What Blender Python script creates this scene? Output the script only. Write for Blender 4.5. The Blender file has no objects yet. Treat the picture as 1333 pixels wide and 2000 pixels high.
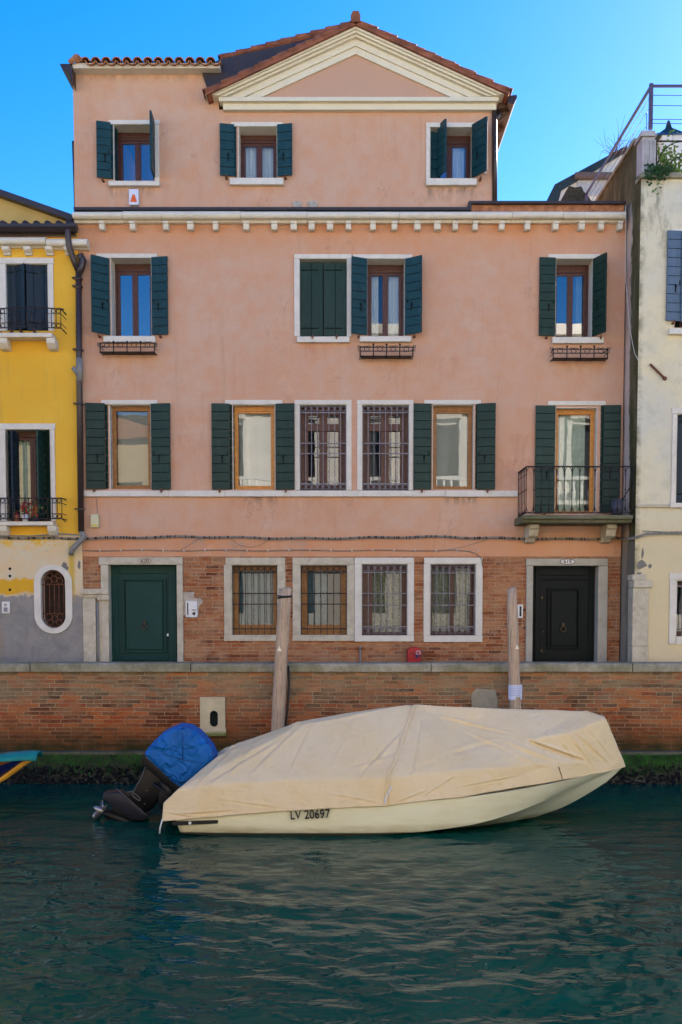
import bpy, math, random
import numpy as np
from mathutils import Vector, Matrix

# ------------------------------------------------------------------ camera
scene = bpy.context.scene
col = scene.collection
FPX = 1944.4            # focal length in photograph pixels (35 mm, portrait)
CX, CY0 = 666.5, 1289.0 # principal point after shift
TH = math.radians(3.2)  # slight pitch down
CAM = Vector((0.0, -18.5, 2.97))
cd = bpy.data.cameras.new('camera'); cam = bpy.data.objects.new('camera', cd); col.objects.link(cam)
cd.sensor_fit = 'VERTICAL'; cd.sensor_height = 36.0; cd.sensor_width = 24.0
cd.lens = 35.0; cd.shift_y = (CY0 - 1000.0) / 2000.0
cd.clip_start = 0.1; cd.clip_end = 3000
cam.location = CAM; cam.rotation_euler = (math.radians(90) - TH, 0, 0)
scene.camera = cam
scene.cycles.use_denoising = True
scene.cycles.max_bounces = 7
scene.cycles.caustics_reflective = False; scene.cycles.caustics_refractive = False
# ------------------------------------------------------------------ light
SUN_EL, SUN_AZ = math.radians(27), math.radians(42)   # azimuth from +Y towards +X
world = bpy.data.worlds.new('World'); scene.world = world; world.use_nodes = True
wn = world.node_tree.nodes; wl = world.node_tree.links
wn.clear()
sky = wn.new('ShaderNodeTexSky'); sky.sky_type = 'NISHITA'; sky.sun_disc = False
sky.sun_elevation = SUN_EL; sky.sun_rotation = SUN_AZ
sky.altitude = 0; sky.air_density = 1.0; sky.dust_density = 0.2; sky.ozone_density = 3.0
bg = wn.new('ShaderNodeBackground'); bg.inputs[1].default_value = 0.09
wo = wn.new('ShaderNodeOutputWorld')
hs = wn.new('ShaderNodeHueSaturation'); hs.inputs['Saturation'].default_value = 1.43; hs.inputs['Hue'].default_value = .514; hs.inputs['Value'].default_value = .9
wl.new(sky.outputs[0], hs.inputs['Color']); wl.new(hs.outputs[0], bg.inputs[0]); wl.new(bg.outputs[0], wo.inputs[0])
sl = bpy.data.lights.new('sun', 'SUN'); so = bpy.data.objects.new('sun', sl); col.objects.link(so)
sl.energy = 5.0; sl.angle = math.radians(0.5); sl.color = (1.0, 0.90, 0.76)
sd = Vector((math.sin(SUN_AZ) * math.cos(SUN_EL), math.cos(SUN_AZ) * math.cos(SUN_EL), math.sin(SUN_EL)))
so.rotation_euler = sd.to_track_quat('Z', 'Y').to_euler(); so.location = (20, 20, 30)
scene.view_settings.view_transform = 'Standard'; scene.view_settings.look = 'None'
scene.view_settings.exposure = 2.14; scene.view_settings.gamma = 1.0

random.seed(7); rng = np.random.default_rng(7)

# ------------------------------------------------------------------ measuring
def P(px, py, Y=0.0):
    """point on the vertical plane y=Y seen at pixel (px,py)"""
    u = (px - CX) / FPX; v = (CY0 - py) / FPX
    dy = math.cos(TH) + v * math.sin(TH); dz = v * math.cos(TH) - math.sin(TH)
    t = (Y - CAM.y) / dy
    return (CAM.x + u * t, CAM.z + dz * t)
def PW(px, py, Y=0.0):
    x, z = P(px, py, Y); return Vector((x, Y, z))
def RC(x0, y0, x1, y1, Y=0.0):
    """pixel rectangle -> xa, xb, za, zb"""
    ym = (y0 + y1) / 2
    return P(x0, ym, Y)[0], P(x1, ym, Y)[0], P((x0 + x1) / 2, y1, Y)[1], P((x0 + x1) / 2, y0, Y)[1]

# ------------------------------------------------------------------ mesh helper
class MB:
    def __init__(s): s.v = []; s.f = []; s.m = []; s.mi = 0; s.sm = []
    def mat(s, i): s.mi = i; return s
    def add(s, vs, fs, smooth=False):
        b = len(s.v); s.v += [tuple(q) for q in vs]
        for f in fs: s.f.append(tuple(b + i for i in f)); s.m.append(s.mi); s.sm.append(smooth)
        return s
    def box(s, x0, x1, y0, y1, z0, z1):
        if x0 > x1: x0, x1 = x1, x0
        if y0 > y1: y0, y1 = y1, y0
        if z0 > z1: z0, z1 = z1, z0
        return s.add([(x0,y0,z0),(x1,y0,z0),(x1,y1,z0),(x0,y1,z0),(x0,y0,z1),(x1,y0,z1),(x1,y1,z1),(x0,y1,z1)],
              [(0,3,2,1),(4,5,6,7),(0,1,5,4),(1,2,6,5),(2,3,7,6),(3,0,4,7)])
    def prism(s, pts, y0, y1):
        """polygon in xz extruded along y"""
        if y0 > y1: y0, y1 = y1, y0
        a = sum(pts[i][0]*pts[(i+1)%len(pts)][1]-pts[(i+1)%len(pts)][0]*pts[i][1] for i in range(len(pts)))
        if a < 0: pts = pts[::-1]
        n = len(pts)
        vs = [(x, y0, z) for x, z in pts] + [(x, y1, z) for x, z in pts]
        fs = [tuple(range(n)), tuple(range(2*n-1, n-1, -1))]
        fs += [(i, n+i, n+(i+1) % n, (i+1) % n) for i in range(n)]
        return s.add(vs, fs)
    def prismx(s, pts, x0, x1):
        """polygon in yz extruded along x"""
        n = len(pts)
        vs = [(x0, y, z) for y, z in pts] + [(x1, y, z) for y, z in pts]
        fs = [tuple(range(n-1, -1, -1)), tuple(range(n, 2*n))] + [(i, (i+1) % n, n+(i+1) % n, n+i) for i in range(n)]
        return s.add(vs, fs)
    def slab(s, a, b, t, z0, z1):
        """vertical board from plan point a to plan point b, thickness t"""
        a = Vector(a); b = Vector(b); d = (b - a).normalized(); n = Vector((-d.y, d.x)) * t / 2
        p = [a+n, a-n, b-n, b+n]
        vs = [(q.x, q.y, z0) for q in p] + [(q.x, q.y, z1) for q in p]
        return s.add(vs, [(0,3,2,1),(4,5,6,7),(0,1,5,4),(1,2,6,5),(2,3,7,6),(3,0,4,7)])
    def tube(s, path, r, n=8, closed=False, cap=True):
        path = [Vector(p) for p in path]; m = len(path); vs = []; prev = None
        for i, p in enumerate(path):
            if closed: t = path[(i+1) % m] - path[i-1]
            else: t = path[min(i+1, m-1)] - path[max(i-1, 0)]
            if t.length < 1e-9: t = Vector((0, 0, 1))
            t.normalize()
            if prev is None:
                up = Vector((0, 0, 1)) if abs(t.z) < .9 else Vector((0, 1, 0))
                a = t.cross(up).normalized()
            else:
                a = (prev - t * prev.dot(t)).normalized()
            prev = a; b = t.cross(a)
            rr = r[i] if isinstance(r, (list, tuple)) else r
            for k in range(n):
                an = 2*math.pi*k/n; vs.append(p + a*math.cos(an)*rr + b*math.sin(an)*rr)
        fs = []
        for i in range(m if closed else m-1):
            j = (i+1) % m
            for k in range(n): fs.append((i*n+k, i*n+(k+1) % n, j*n+(k+1) % n, j*n+k))
        if cap and not closed:
            fs.append(tuple(range(n-1, -1, -1))); fs.append(tuple((m-1)*n+k for k in range(n)))
        return s.add(vs, fs, True)
    def ring(s, c, r, t, seg=16, plane='xz'):
        pts = []
        for k in range(seg):
            a = 2*math.pi*k/seg
            pts.append((c[0]+r*math.cos(a), c[1], c[2]+r*math.sin(a)) if plane == 'xz' else (c[0]+r*math.cos(a), c[1]+r*math.sin(a), c[2]))
        return s.tube(pts, t, 5, closed=True)
    def build(s, name, mats, parent=None, bevel=0.0, merge=False):
        me = bpy.data.meshes.new(name); me.from_pydata(s.v, [], s.f)
        for m in (mats if isinstance(mats, (list, tuple)) else [mats]): me.materials.append(m)
        me.polygons.foreach_set('material_index', s.m); me.polygons.foreach_set('use_smooth', s.sm)
        me.update()
        o = bpy.data.objects.new(name, me); col.objects.link(o)
        if parent is not None: attach(o, parent)
        if merge:
            w = o.modifiers.new('w', 'WELD'); w.merge_threshold = 0.0005
        if bevel > 0:
            b = o.modifiers.new('bevel', 'BEVEL'); b.width = bevel; b.segments = 2; b.limit_method = 'ANGLE'
            b.angle_limit = math.radians(40)
        return o
INV = {}
def attach(o, parent):
    o.parent = parent
    o.matrix_parent_inverse = INV.get(parent.name, Matrix.Identity(4))
    INV[o.name] = Matrix.Identity(4)
def tag(o, label=None, cat=None, group=None, kind=None):
    if label: o['label'] = label
    if cat: o['category'] = cat
    if group: o['group'] = group
    if kind: o['kind'] = kind
    return o
def empty(name, loc, label, cat, group=None):
    o = bpy.data.objects.new(name, None); col.objects.link(o); o.location = loc
    o.empty_display_size = .2
    INV[o.name] = Matrix.Translation(Vector(loc)).inverted()
    return tag(o, label, cat, group)
def text_mesh(s, name, size, loc, rot, m, parent, extrude=.002, xs=1.0):
    cu = bpy.data.curves.new(name, 'FONT'); cu.body = s; cu.size = size; cu.extrude = extrude
    cu.align_x = 'CENTER'; cu.align_y = 'CENTER'
    t = bpy.data.objects.new(name + '_src', cu); col.objects.link(t)
    bpy.context.view_layer.update()
    me = bpy.data.meshes.new_from_object(t.evaluated_get(bpy.context.evaluated_depsgraph_get()))
    bpy.data.objects.remove(t); me.name = name
    me.transform(Matrix.Translation(Vector(loc)) @ rot.to_4x4() @ Matrix.Diagonal((xs, 1, 1, 1)))
    me.materials.clear(); me.materials.append(m)
    o = bpy.data.objects.new(name, me); col.objects.link(o); attach(o, parent); return o
FRONT = Matrix.Rotation(math.radians(90), 3, 'X')

# ------------------------------------------------------------------ materials
MATS = {}
class NT:
    def __init__(s, name):
        s.m = bpy.data.materials.new(name); s.m.use_nodes = True; s.t = s.m.node_tree
        s.n = s.t.nodes; s.n.clear(); s.out = s.n.new('ShaderNodeOutputMaterial')
        s.b = s.n.new('ShaderNodeBsdfPrincipled'); s.t.links.new(s.b.outputs[0], s.out.inputs[0])
        s.geo = s.n.new('ShaderNodeNewGeometry'); MATS[name] = s.m
        s.pos = s.geo.outputs['Position']
    def l(s, a, b): s.t.links.new(a, b)
    def map(s, scale=(1,1,1), rot=(0,0,0), src=None):
        m = s.n.new('ShaderNodeMapping'); m.inputs['Scale'].default_value = scale; m.inputs['Rotation'].default_value = rot
        s.l(src or s.pos, m.inputs[0]); return m.outputs[0]
    def noise(s, sc, vec=None, det=4, rough=.55, dist=0):
        n = s.n.new('ShaderNodeTexNoise'); n.inputs['Scale'].default_value = sc; n.inputs['Detail'].default_value = det
        n.inputs['Roughness'].default_value = rough; n.inputs['Distortion'].default_value = dist
        s.l(vec or s.pos, n.inputs['Vector']); return n.outputs['Fac']
    def ramp(s, fac, stops, interp='LINEAR'):
        r = s.n.new('ShaderNodeValToRGB'); r.color_ramp.interpolation = interp
        e = r.color_ramp.elements
        while len(e) > 1: e.remove(e[-1])
        for i, (p, c) in enumerate(stops):
            if not isinstance(c, (tuple, list)): c = (c, c, c)
            if i == 0: e[0].position = p; e[0].color = (*c, 1)
            else: q = e.new(p); q.color = (*c, 1)
        s.l(fac, r.inputs[0]); return r.outputs[0]
    def mix(s, fac, a, b, mode='MIX'):
        m = s.n.new('ShaderNodeMix'); m.data_type = 'RGBA'; m.blend_type = mode
        for sock, val in ((m.inputs[0], fac), (m.inputs[6], a), (m.inputs[7], b)):
            if isinstance(val, (int, float)): sock.default_value = val
            elif isinstance(val, (tuple, list)): sock.default_value = (*val, 1)
            else: s.l(val, sock)
        return m.outputs[2]
    def math(s, op, a, b=None, c=None, clamp=False):
        m = s.n.new('ShaderNodeMath'); m.operation = op; m.use_clamp = clamp
        for i, v in enumerate((a, b, c)):
            if v is None: continue
            if isinstance(v, (int, float)): m.inputs[i].default_value = v
            else: s.l(v, m.inputs[i])
        return m.outputs[0]
    def xyz(s):
        q = s.n.new('ShaderNodeSeparateXYZ'); s.l(s.pos, q.inputs[0]); return q.outputs
    def band(s, v, lo0, lo1, hi0, hi1):
        """1 between lo1 and hi0, fading to 0 at lo0 and hi1"""
        a = s.n.new('ShaderNodeMapRange'); a.inputs[1].default_value = lo0; a.inputs[2].default_value = lo1; s.l(v, a.inputs[0])
        b = s.n.new('ShaderNodeMapRange'); b.inputs[1].default_value = hi0; b.inputs[2].default_value = hi1
        b.inputs[3].default_value = 1; b.inputs[4].default_value = 0; s.l(v, b.inputs[0])
        return s.math('MULTIPLY', a.outputs[0], b.outputs[0])
    def bump(s, h, strength=.3, dist=.01, normal=None):
        b = s.n.new('ShaderNodeBump'); b.inputs['Strength'].default_value = strength; b.inputs['Distance'].default_value = dist
        s.l(h, b.inputs['Height'])
        if normal: s.l(normal, b.inputs['Normal'])
        return b.outputs[0]
    def fin(s, colr, rough=.8, normal=None, metal=0, spec=.3):
        if isinstance(colr, (tuple, list)): s.b.inputs['Base Color'].default_value = (*colr, 1)
        else: s.l(colr, s.b.inputs['Base Color'])
        if isinstance(rough, (int, float)): s.b.inputs['Roughness'].default_value = rough
        else: s.l(rough, s.b.inputs['Roughness'])
        s.b.inputs['Metallic'].default_value = metal; s.b.inputs['Specular IOR Level'].default_value = spec
        if normal is not None: s.l(normal, s.b.inputs['Normal'])
        return s.m
def vary(c, k): return tuple(min(1, max(0, x*k)) for x in c)
def simple(name, c, rough=.7, sc=12, amt=.18, bump=.15, metal=0, spec=.3, bd=.004):
    t = NT(name); n = t.noise(sc, det=5)
    c2 = t.ramp(n, [(.25, vary(c, 1-amt)), (.75, vary(c, 1+amt))])
    if name.startswith('shutter_'):
        oi = t.n.new('ShaderNodeObjectInfo')
        c2 = t.mix(t.math('MULTIPLY', oi.outputs['Random'], .55), c2, tuple(x*1.5+.006 for x in c))
        fade = t.noise(3.5, t.map((3, 3, .5)), det=6, rough=.75)
        c2 = t.mix(t.ramp(fade, [(.52, 0.0), (.72, .5)]), c2, tuple(x*1.7+.018 for x in c))
    return t.fin(c2, rough, t.bump(t.noise(sc*5), bump, bd) if bump else None, metal, spec)

def plaster(name, base, warm, pale, zbands=(), smear=(.10, .07, .05), streak_amt=.5, grime=True):
    t = NT(name)
    n1 = t.noise(.55, det=6, rough=.6, dist=.4); n2 = t.noise(3.2, det=6, rough=.65); n3 = t.noise(30, det=3)
    c = t.mix(t.ramp(n1, [(.32, 0.0), (.68, 1.0)]), base, pale)
    c = t.mix(t.ramp(n2, [(.42, 0.0), (.78, .60)]), c, warm)
    z = t.xyz()[2]
    big = t.noise(1.3, t.map((1, 1, .45)), det=5, rough=.7, dist=.6)
    for (a0, a1, b0, b1, amt) in zbands:
        bn = t.band(z, a0, a1, b0, b1)
        w = t.math('MULTIPLY', bn, t.ramp(big, [(.33, .25), (.62, 1.0)]))
        c = t.mix(t.math('MULTIPLY', w, amt), c, warm)
    st = t.noise(2.2, t.map((2.6, 2.6, .22)), det=6, rough=.7)
    if grime:
        c = t.mix(t.math('MULTIPLY', t.ramp(st, [(.56, 0.0), (.78, 1.0)]), streak_amt), c, smear)
    if grime:
        ck = t.noise(1.1, t.map((1.3, 1, .8)), det=8, rough=.62, dist=.5)
        line = t.ramp(ck, [(.492, 0.0), (.4985, 1.0), (.505, 0.0)])
        msk = t.ramp(t.noise(.7, t.map((1, 1, 1), (0, 1.0, 0)), det=3), [(.54, 0.0), (.64, .55)])
        c = t.mix(t.math('MULTIPLY', line, msk), c, vary(base, .35))
        pt_ = t.noise(1.5, t.map((1, 1, 1.4), (0, .7, 0)), det=7, rough=.75, dist=.3)
        c = t.mix(t.ramp(pt_, [(.60, 0.0), (.64, .30)]), c, vary(pale, 1.08))
    c = t.mix(t.math('MULTIPLY', t.ramp(n3, [(.3, 0.0), (.7, 1.0)]), .10), c, vary(base, .55))
    h = t.math('ADD', t.math('MULTIPLY', n2, 1.0), t.math('MULTIPLY', n3, .35))
    return t, c, h

ZC = P(700, 432)[1]      # underside of cornice
ZS = P(700, 1087)[1]     # top of the brick
t, c, h = plaster('pink_plaster', (.61, .345, .22), (.64, .275, .12), (.62, .40, .28),
      [(ZC-.85, ZC-.05, ZC+.1, ZC+.12, 1.0), (ZS-.1, ZS, ZS+.25, ZS+.55, .75)], smear=(.45, .26, .17), streak_amt=.55)
# dark drips below sills and below the string course, each with its own edge
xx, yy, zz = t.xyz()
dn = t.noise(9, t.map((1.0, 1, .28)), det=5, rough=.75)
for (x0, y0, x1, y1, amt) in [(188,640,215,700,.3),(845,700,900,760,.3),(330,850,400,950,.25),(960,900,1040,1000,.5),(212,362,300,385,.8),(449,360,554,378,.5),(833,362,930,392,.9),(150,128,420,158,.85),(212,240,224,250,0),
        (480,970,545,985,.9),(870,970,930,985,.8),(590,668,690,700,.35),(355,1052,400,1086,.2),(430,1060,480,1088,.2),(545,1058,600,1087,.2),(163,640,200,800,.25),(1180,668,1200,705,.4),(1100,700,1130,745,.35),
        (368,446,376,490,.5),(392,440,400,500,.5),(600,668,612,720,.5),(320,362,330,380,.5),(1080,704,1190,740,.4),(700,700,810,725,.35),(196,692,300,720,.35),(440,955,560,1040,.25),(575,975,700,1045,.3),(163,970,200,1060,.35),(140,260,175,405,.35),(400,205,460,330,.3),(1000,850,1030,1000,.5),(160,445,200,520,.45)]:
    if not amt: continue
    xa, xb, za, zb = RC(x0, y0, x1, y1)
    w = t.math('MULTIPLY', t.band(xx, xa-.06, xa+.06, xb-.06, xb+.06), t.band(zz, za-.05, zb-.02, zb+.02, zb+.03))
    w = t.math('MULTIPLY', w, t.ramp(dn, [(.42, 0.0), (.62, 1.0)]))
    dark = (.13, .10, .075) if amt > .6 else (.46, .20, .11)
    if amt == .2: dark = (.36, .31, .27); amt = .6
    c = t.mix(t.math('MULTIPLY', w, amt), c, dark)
t.fin(c, .88, t.bump(h, .35, .012), spec=.15)
PINK = MATS['pink_plaster']
t, c, h = plaster('tympanum_plaster', (.57, .335, .22), (.58, .34, .22), (.55, .33, .23), grime=False); TYMP = t.fin(c, .9, t.bump(h, .3, .01), spec=.15)

def brick(name, cols, mortar, bw, bh, patches=None, zdark=None, zgreen=None):
    t = NT(name)
    q = t.xyz()
    cmb = t.n.new('ShaderNodeCombineXYZ')
    wob = t.noise(1.1, det=2)
    wob2 = t.noise(7.0, det=3)
    zz = t.math('ADD', q[2], t.math('MULTIPLY', t.math('SUBTRACT', wob, .5), .05))
    zz = t.math('ADD', zz, t.math('MULTIPLY', t.math('SUBTRACT', wob2, .5), .018))
    xw = t.math('ADD', q[0], q[1])
    xw = t.math('ADD', xw, t.math('MULTIPLY', t.math('SUBTRACT', wob2, .5), .03))
    t.l(xw, cmb.inputs[0]); t.l(zz, cmb.inputs[1])
    b = t.n.new('ShaderNodeTexBrick'); t.l(cmb.outputs[0], b.inputs['Vector'])
    b.inputs['Scale'].default_value = 1; b.inputs['Brick Width'].default_value = bw; b.inputs['Row Height'].default_value = bh
    b.inputs['Mortar Size'].default_value = .007; b.inputs['Mortar Smooth'].default_value = .35; b.inputs['Bias'].default_value = 0
    b.offset = .5; b.squash = 1.35; b.squash_frequency = 3
    b.inputs['Color1'].default_value = (0, 0, 0, 1); b.inputs['Color2'].default_value = (1, 1, 1, 1); b.inputs['Mortar'].default_value = (.5, .5, .5, 1)
    cid = b.outputs['Color']; mort = b.outputs['Fac']
    n = len(cols)
    c = t.ramp(cid, [(i/(n-1), cols[i]) for i in range(n)], 'CONSTANT' if zgreen else 'LINEAR')
    fine = t.noise(22, det=5, rough=.7)
    c = t.mix(t.ramp(fine, [(.3, .0), (.75, .5)]), c, vary(cols[0], .55))
    sp_ = t.noise(11, t.map((.7, 1, 1.8)), det=5, rough=.8)
    c = t.mix(t.ramp(sp_, [(.56, 0.0), (.66, .6)]), c, vary(mortar, 1.0))
    big = t.noise(.9, det=5, rough=.7, dist=.5)
    c = t.mix(t.ramp(big, [(.42, 0.0), (.66, .42)]), c, cols[-1])
    c = t.mix(t.ramp(t.noise(4.5, t.map((.6, 1, 1.6)), det=4, rough=.7), [(.52, 0.0), (.66, .55)]), c, cols[0])
    if patches:
        pn = t.noise(patches[1], t.map((.7, 1, 1.5)), det=6, rough=.75, dist=.3)
        z0, z1 = patches[2]
        w = t.math('MULTIPLY', t.ramp(pn, [(.44, 0.0), (.56, 1.0)]), t.band(q[2], z0-.5, z1-.1, 90, 91))
        w2 = t.math('MULTIPLY', t.math('MULTIPLY', w, patches[3]), t.ramp(fine, [(.3, .45), (.65, 1.0)]))
        c = t.mix(w2, c, patches[0])
    c = t.mix(t.ramp(t.noise(1.7, t.map((.8, 1, 1.2)), det=6, rough=.75, dist=.4), [(.50, 0.0), (.72, .55)]), c, vary(cols[0], 1.3))
    mm_ = t.ramp(t.noise(3.6, det=5, rough=.75), [(.36, .15), (.58, 1.0)])
    if not zgreen or True: c = t.mix(t.math('MULTIPLY', t.math('MULTIPLY', mort, .85), mm_), c, mortar)
    if zgreen:
        up_ = t.math('MULTIPLY', t.band(q[2], 1.25, 1.62, 90, 91), t.ramp(fine, [(.25, .3), (.7, .65)]))
        up_ = t.math('MULTIPLY', up_, t.ramp(t.noise(1.4, det=6, rough=.75), [(.35, .15), (.6, 1.0)]))
        c = t.mix(up_, c, (.27, .205, .115))
        dn_ = t.math('MULTIPLY', t.band(q[2], -5, -4, 1.05, 1.4), .28)
        c = t.mix(dn_, c, (.33, .085, .022))
        g = t.noise(3.0, det=5, rough=.7)
        w = t.math('MULTIPLY', t.band(q[2], -5, -4, zgreen[0], zgreen[1]), t.ramp(g, [(.30, .55), (.6, 1.0)]))
        c = t.mix(w, c, (.035, .034, .012))
    if zdark:
        for (x0, x1, z0, z1, colr, a) in zdark:
            w = t.math('MULTIPLY', t.band(q[0], x0-.1, x0+.1, x1-.1, x1+.1), t.band(q[2], z0, z1, 90, 91))
            w = t.math('MULTIPLY', w, t.ramp(t.noise(5, det=5), [(.35, .3), (.6, 1.0)]))
            c = t.mix(t.math('MULTIPLY', w, a), c, colr)
    h = t.math('SUBTRACT', t.math('MULTIPLY', fine, .5), t.math('MULTIPLY', mort, 1.0))
    h = t.math('ADD', h, t.math('MULTIPLY', cid, .35))
    return t.fin(c, .9, t.bump(h, .8, .012), spec=.12)
BRICK = brick('house_brick', [(.13,.034,.015), (.36,.10,.034), (.44,.145,.050), (.50,.22,.085), (.40,.15,.06)], (.48,.37,.24), .25, .066,
      patches=((.52,.32,.18), 1.9, (1.0, 1.6), .5))
ZW = P(700, 1313, -2)[1]
QBRICK = brick('canal_brick', [(.06,.018,.010), (.36,.070,.018), (.50,.135,.032), (.22,.095,.04), (.46,.21,.09)], (.46,.37,.23), .26, .066,
               patches=((.31,.25,.155), 3.4, (1.15, 1.75), .6), zgreen=(.60, 1.02))

def stone(name, c, dark, amt=.5, sc=4, green=None, rough=.75):
    t = NT(name); n = t.noise(sc, det=7, rough=.7, dist=.3); f = t.noise(28, det=4)
    k = t.mix(t.ramp(n, [(.42, 0.0), (.75, amt)]), c, dark)
    k = t.mix(t.ramp(f, [(.5, 0.0), (.8, .25)]), k, vary(c, .6))
    if green:
        k = t.mix(t.ramp(t.noise(2.3, t.map((1, 1, .6)), det=6, rough=.7), [(.42, 0.0), (.62, .75)]), k, green)
    return t.fin(k, rough, t.bump(f, .35, .006), spec=.25)
ISTRIA = stone('istrian_stone', (.72, .66, .56), (.50, .44, .35), .5)
CORN = stone('cornice_stone', (.74, .67, .54), (.52, .44, .32), .5, 3)
PEDI = stone('pediment_stucco', (.74, .66, .50), (.64, .55, .39), .4, 2)
ROUGHST = stone('rough_stone', (.58, .51, .38), (.28, .22, .14), .7, 6)
COPING = stone('coping_stone', (.38, .34, .25), (.15, .13, .09), .85, 7, green=(.15,.14,.07))
BALCST = stone('balcony_stone', (.20, .18, .12), (.08, .075, .045), .9, 8, green=(.09,.10,.03))
GREYST = stone('grey_stone', (.46, .42, .34), (.30, .27, .20), .7, 5)
LEDGE = stone('ledge_stone', (.13, .115, .08), (.05, .05, .03), .9, 5, green=(.03,.05,.012))
SHUT_G = simple('shutter_green', (.008, .030, .021), .5, 7, .25, .1, spec=.25)
SHUT_T = simple('shutter_teal', (.004, .036, .042), .5, 7, .25, .1, spec=.25)
SHUT_N = simple('shutter_navy', (.007, .018, .028), .5, 7, .2, .1, spec=.25)
SHUT_B = simple('shutter_blue', (.075, .115, .165), .55, 6, .12, .1)
GAP = simple('dark_gap', (.004, .008, .008), .9, 5, .1, 0)
BROWN = simple('brown_timber', (.085, .026, .014), .45, 15, .3, .15, spec=.45)
ORANGE = simple('honey_timber', (.55, .215, .022), .4, 14, .25, .12, spec=.45)
OCHRE = simple('ochre_timber', (.30, .125, .025), .45, 14, .3, .15, spec=.4)
IRON = simple('wrought_iron', (.030, .022, .020), .55, 30, .5, .2, metal=.3, spec=.4)
IRONG = simple('grey_iron', (.17, .16, .18), .5, 25, .3, .15, metal=.4, spec=.4)
RUST = simple('rusty_iron', (.16, .06, .03), .85, 25, .5, .3)
PIPE = simple('brown_gutter_metal', (.055, .038, .034), .4, 4, .2, .05, metal=.2, spec=.5)
PIPEG = simple('grey_pipe', (.22, .21, .19), .7, 9, .25, .2)
TILE = simple('roof_tile', (.25, .085, .045), .85, 4, .55, .4)
TILE2 = simple('old_roof_tile', (.36, .15, .07), .9, 9, .6, .5)
FLASH = simple('dark_flashing', (.035, .025, .026), .45, 3, .2, .05, spec=.4)
DOORG = simple('door_green', (.004, .043, .038), .5, 3, .12, .05, spec=.2)
DOORB = simple('door_black_green', (.0025, .006, .006), .5, 3, .12, .05, spec=.16)
BRASS = simple('old_brass', (.09, .065, .035), .5, 20, .3, .1, metal=.3)
WHITEP = simple('white_plastic', (.72, .70, .66), .5, 6, .06, .03)
CREAMP = simple('cream_plastic', (.58, .54, .34), .5, 6, .1, .03)
BLACKP = simple('black_plastic', (.012, .012, .013), .5, 6, .1, .05)
INNER = simple('room_wall', (.16, .13, .11), .9, 3, .1, 0)
CURT = simple('white_curtain', (.75, .74, .72), .9, 5, .06, .1)
LACE = simple('lace_curtain', (.27, .26, .20), .95, 22, .6, .3)
BLIND = simple('roller_blind', (.46, .44, .40), .9, 2, .05, .02)
CABLE = simple('cable_grey', (.23, .21, .17), .7, 16, .35, .3)
CABLEW = simple('cable_white', (.62, .58, .52), .6, 8, .1, .1)
GREENL = simple('leaf_green', (.09, .16, .03), .6, 12, .5, .1)

def glass(name, refl=.22, tint=(1, 1, 1), wav=.012):
    m = bpy.data.materials.new(name); m.use_nodes = True; n = m.node_tree.nodes; l = m.node_tree.links; n.clear()
    out = n.new('ShaderNodeOutputMaterial'); mx = n.new('ShaderNodeMixShader'); g = n.new('ShaderNodeBsdfGlossy'); tr = n.new('ShaderNodeBsdfTransparent')
    g.inputs['Roughness'].default_value = .005; g.inputs['Color'].default_value = (*tint, 1); tr.inputs[0].default_value = (.80, .86, .84, 1)
    fr = n.new('ShaderNodeFresnel'); fr.inputs[0].default_value = 1.5
    ad = n.new('ShaderNodeMath'); ad.operation = 'ADD'; ad.inputs[1].default_value = refl; l.new(fr.outputs[0], ad.inputs[0])
    geo = n.new('ShaderNodeNewGeometry'); no = n.new('ShaderNodeTexNoise'); no.inputs['Scale'].default_value = 2.2; no.inputs['Detail'].default_value = 1
    l.new(geo.outputs['Position'], no.inputs['Vector'])
    bp = n.new('ShaderNodeBump'); bp.inputs['Strength'].default_value = wav; bp.inputs['Distance'].default_value = .05; l.new(no.outputs[0], bp.inputs['Height'])
    l.new(bp.outputs[0], g.inputs['Normal'])
    l.new(ad.outputs[0], mx.inputs[0]); l.new(tr.outputs[0], mx.inputs[1]); l.new(g.outputs[0], mx.inputs[2]); l.new(mx.outputs[0], out.inputs[0])
    return m
GLASS = glass('window_glass', .04)
GLASS_HI = glass('window_glass_coated', .16)
GLASS_MID = glass('window_glass_middle', .045)
GLASS_LOW = glass('window_glass_low', .0)

# ------------------------------------------------------------------ building helpers
def wall_grid(mb, x0, x1, z0, z1, Y, holes, depth):
    """front wall at y=Y with rectangular holes (xa,xb,za,zb) and reveals going back by depth"""
    hs = [(max(a, x0), min(b, x1), max(c, z0), min(d, z1)) for a, b, c, d in holes if b > x0 and a < x1 and d > z0 and c < z1]
    xs = sorted({x0, x1, *[h[0] for h in hs], *[h[1] for h in hs]}); zs = sorted({z0, z1, *[h[2] for h in hs], *[h[3] for h in hs]})
    for i in range(len(xs)-1):
        for j in range(len(zs)-1):
            cx = (xs[i]+xs[i+1])/2; cz = (zs[j]+zs[j+1])/2
            if any(a < cx < b and c < cz < d for a, b, c, d in hs): continue
            mb.add([(xs[i], Y, zs[j]), (xs[i+1], Y, zs[j]), (xs[i+1], Y, zs[j+1]), (xs[i], Y, zs[j+1])], [(0, 1, 2, 3)])
    for a, b, c, d in hs:
        y2 = Y + depth
        mb.add([(a,Y,c),(a,Y,d),(a,y2,d),(a,y2,c)], [(0,1,2,3)]); mb.add([(b,Y,c),(b,y2,c),(b,y2,d),(b,Y,d)], [(0,1,2,3)])
        if d < z1 - 1e-6: mb.add([(a,Y,d),(b,Y,d),(b,y2,d),(a,y2,d)], [(0,1,2,3)])
        if c > z0 + 1e-6: mb.add([(a,Y,c),(a,y2,c),(b,y2,c),(b,Y,c)], [(0,1,2,3)])

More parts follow.
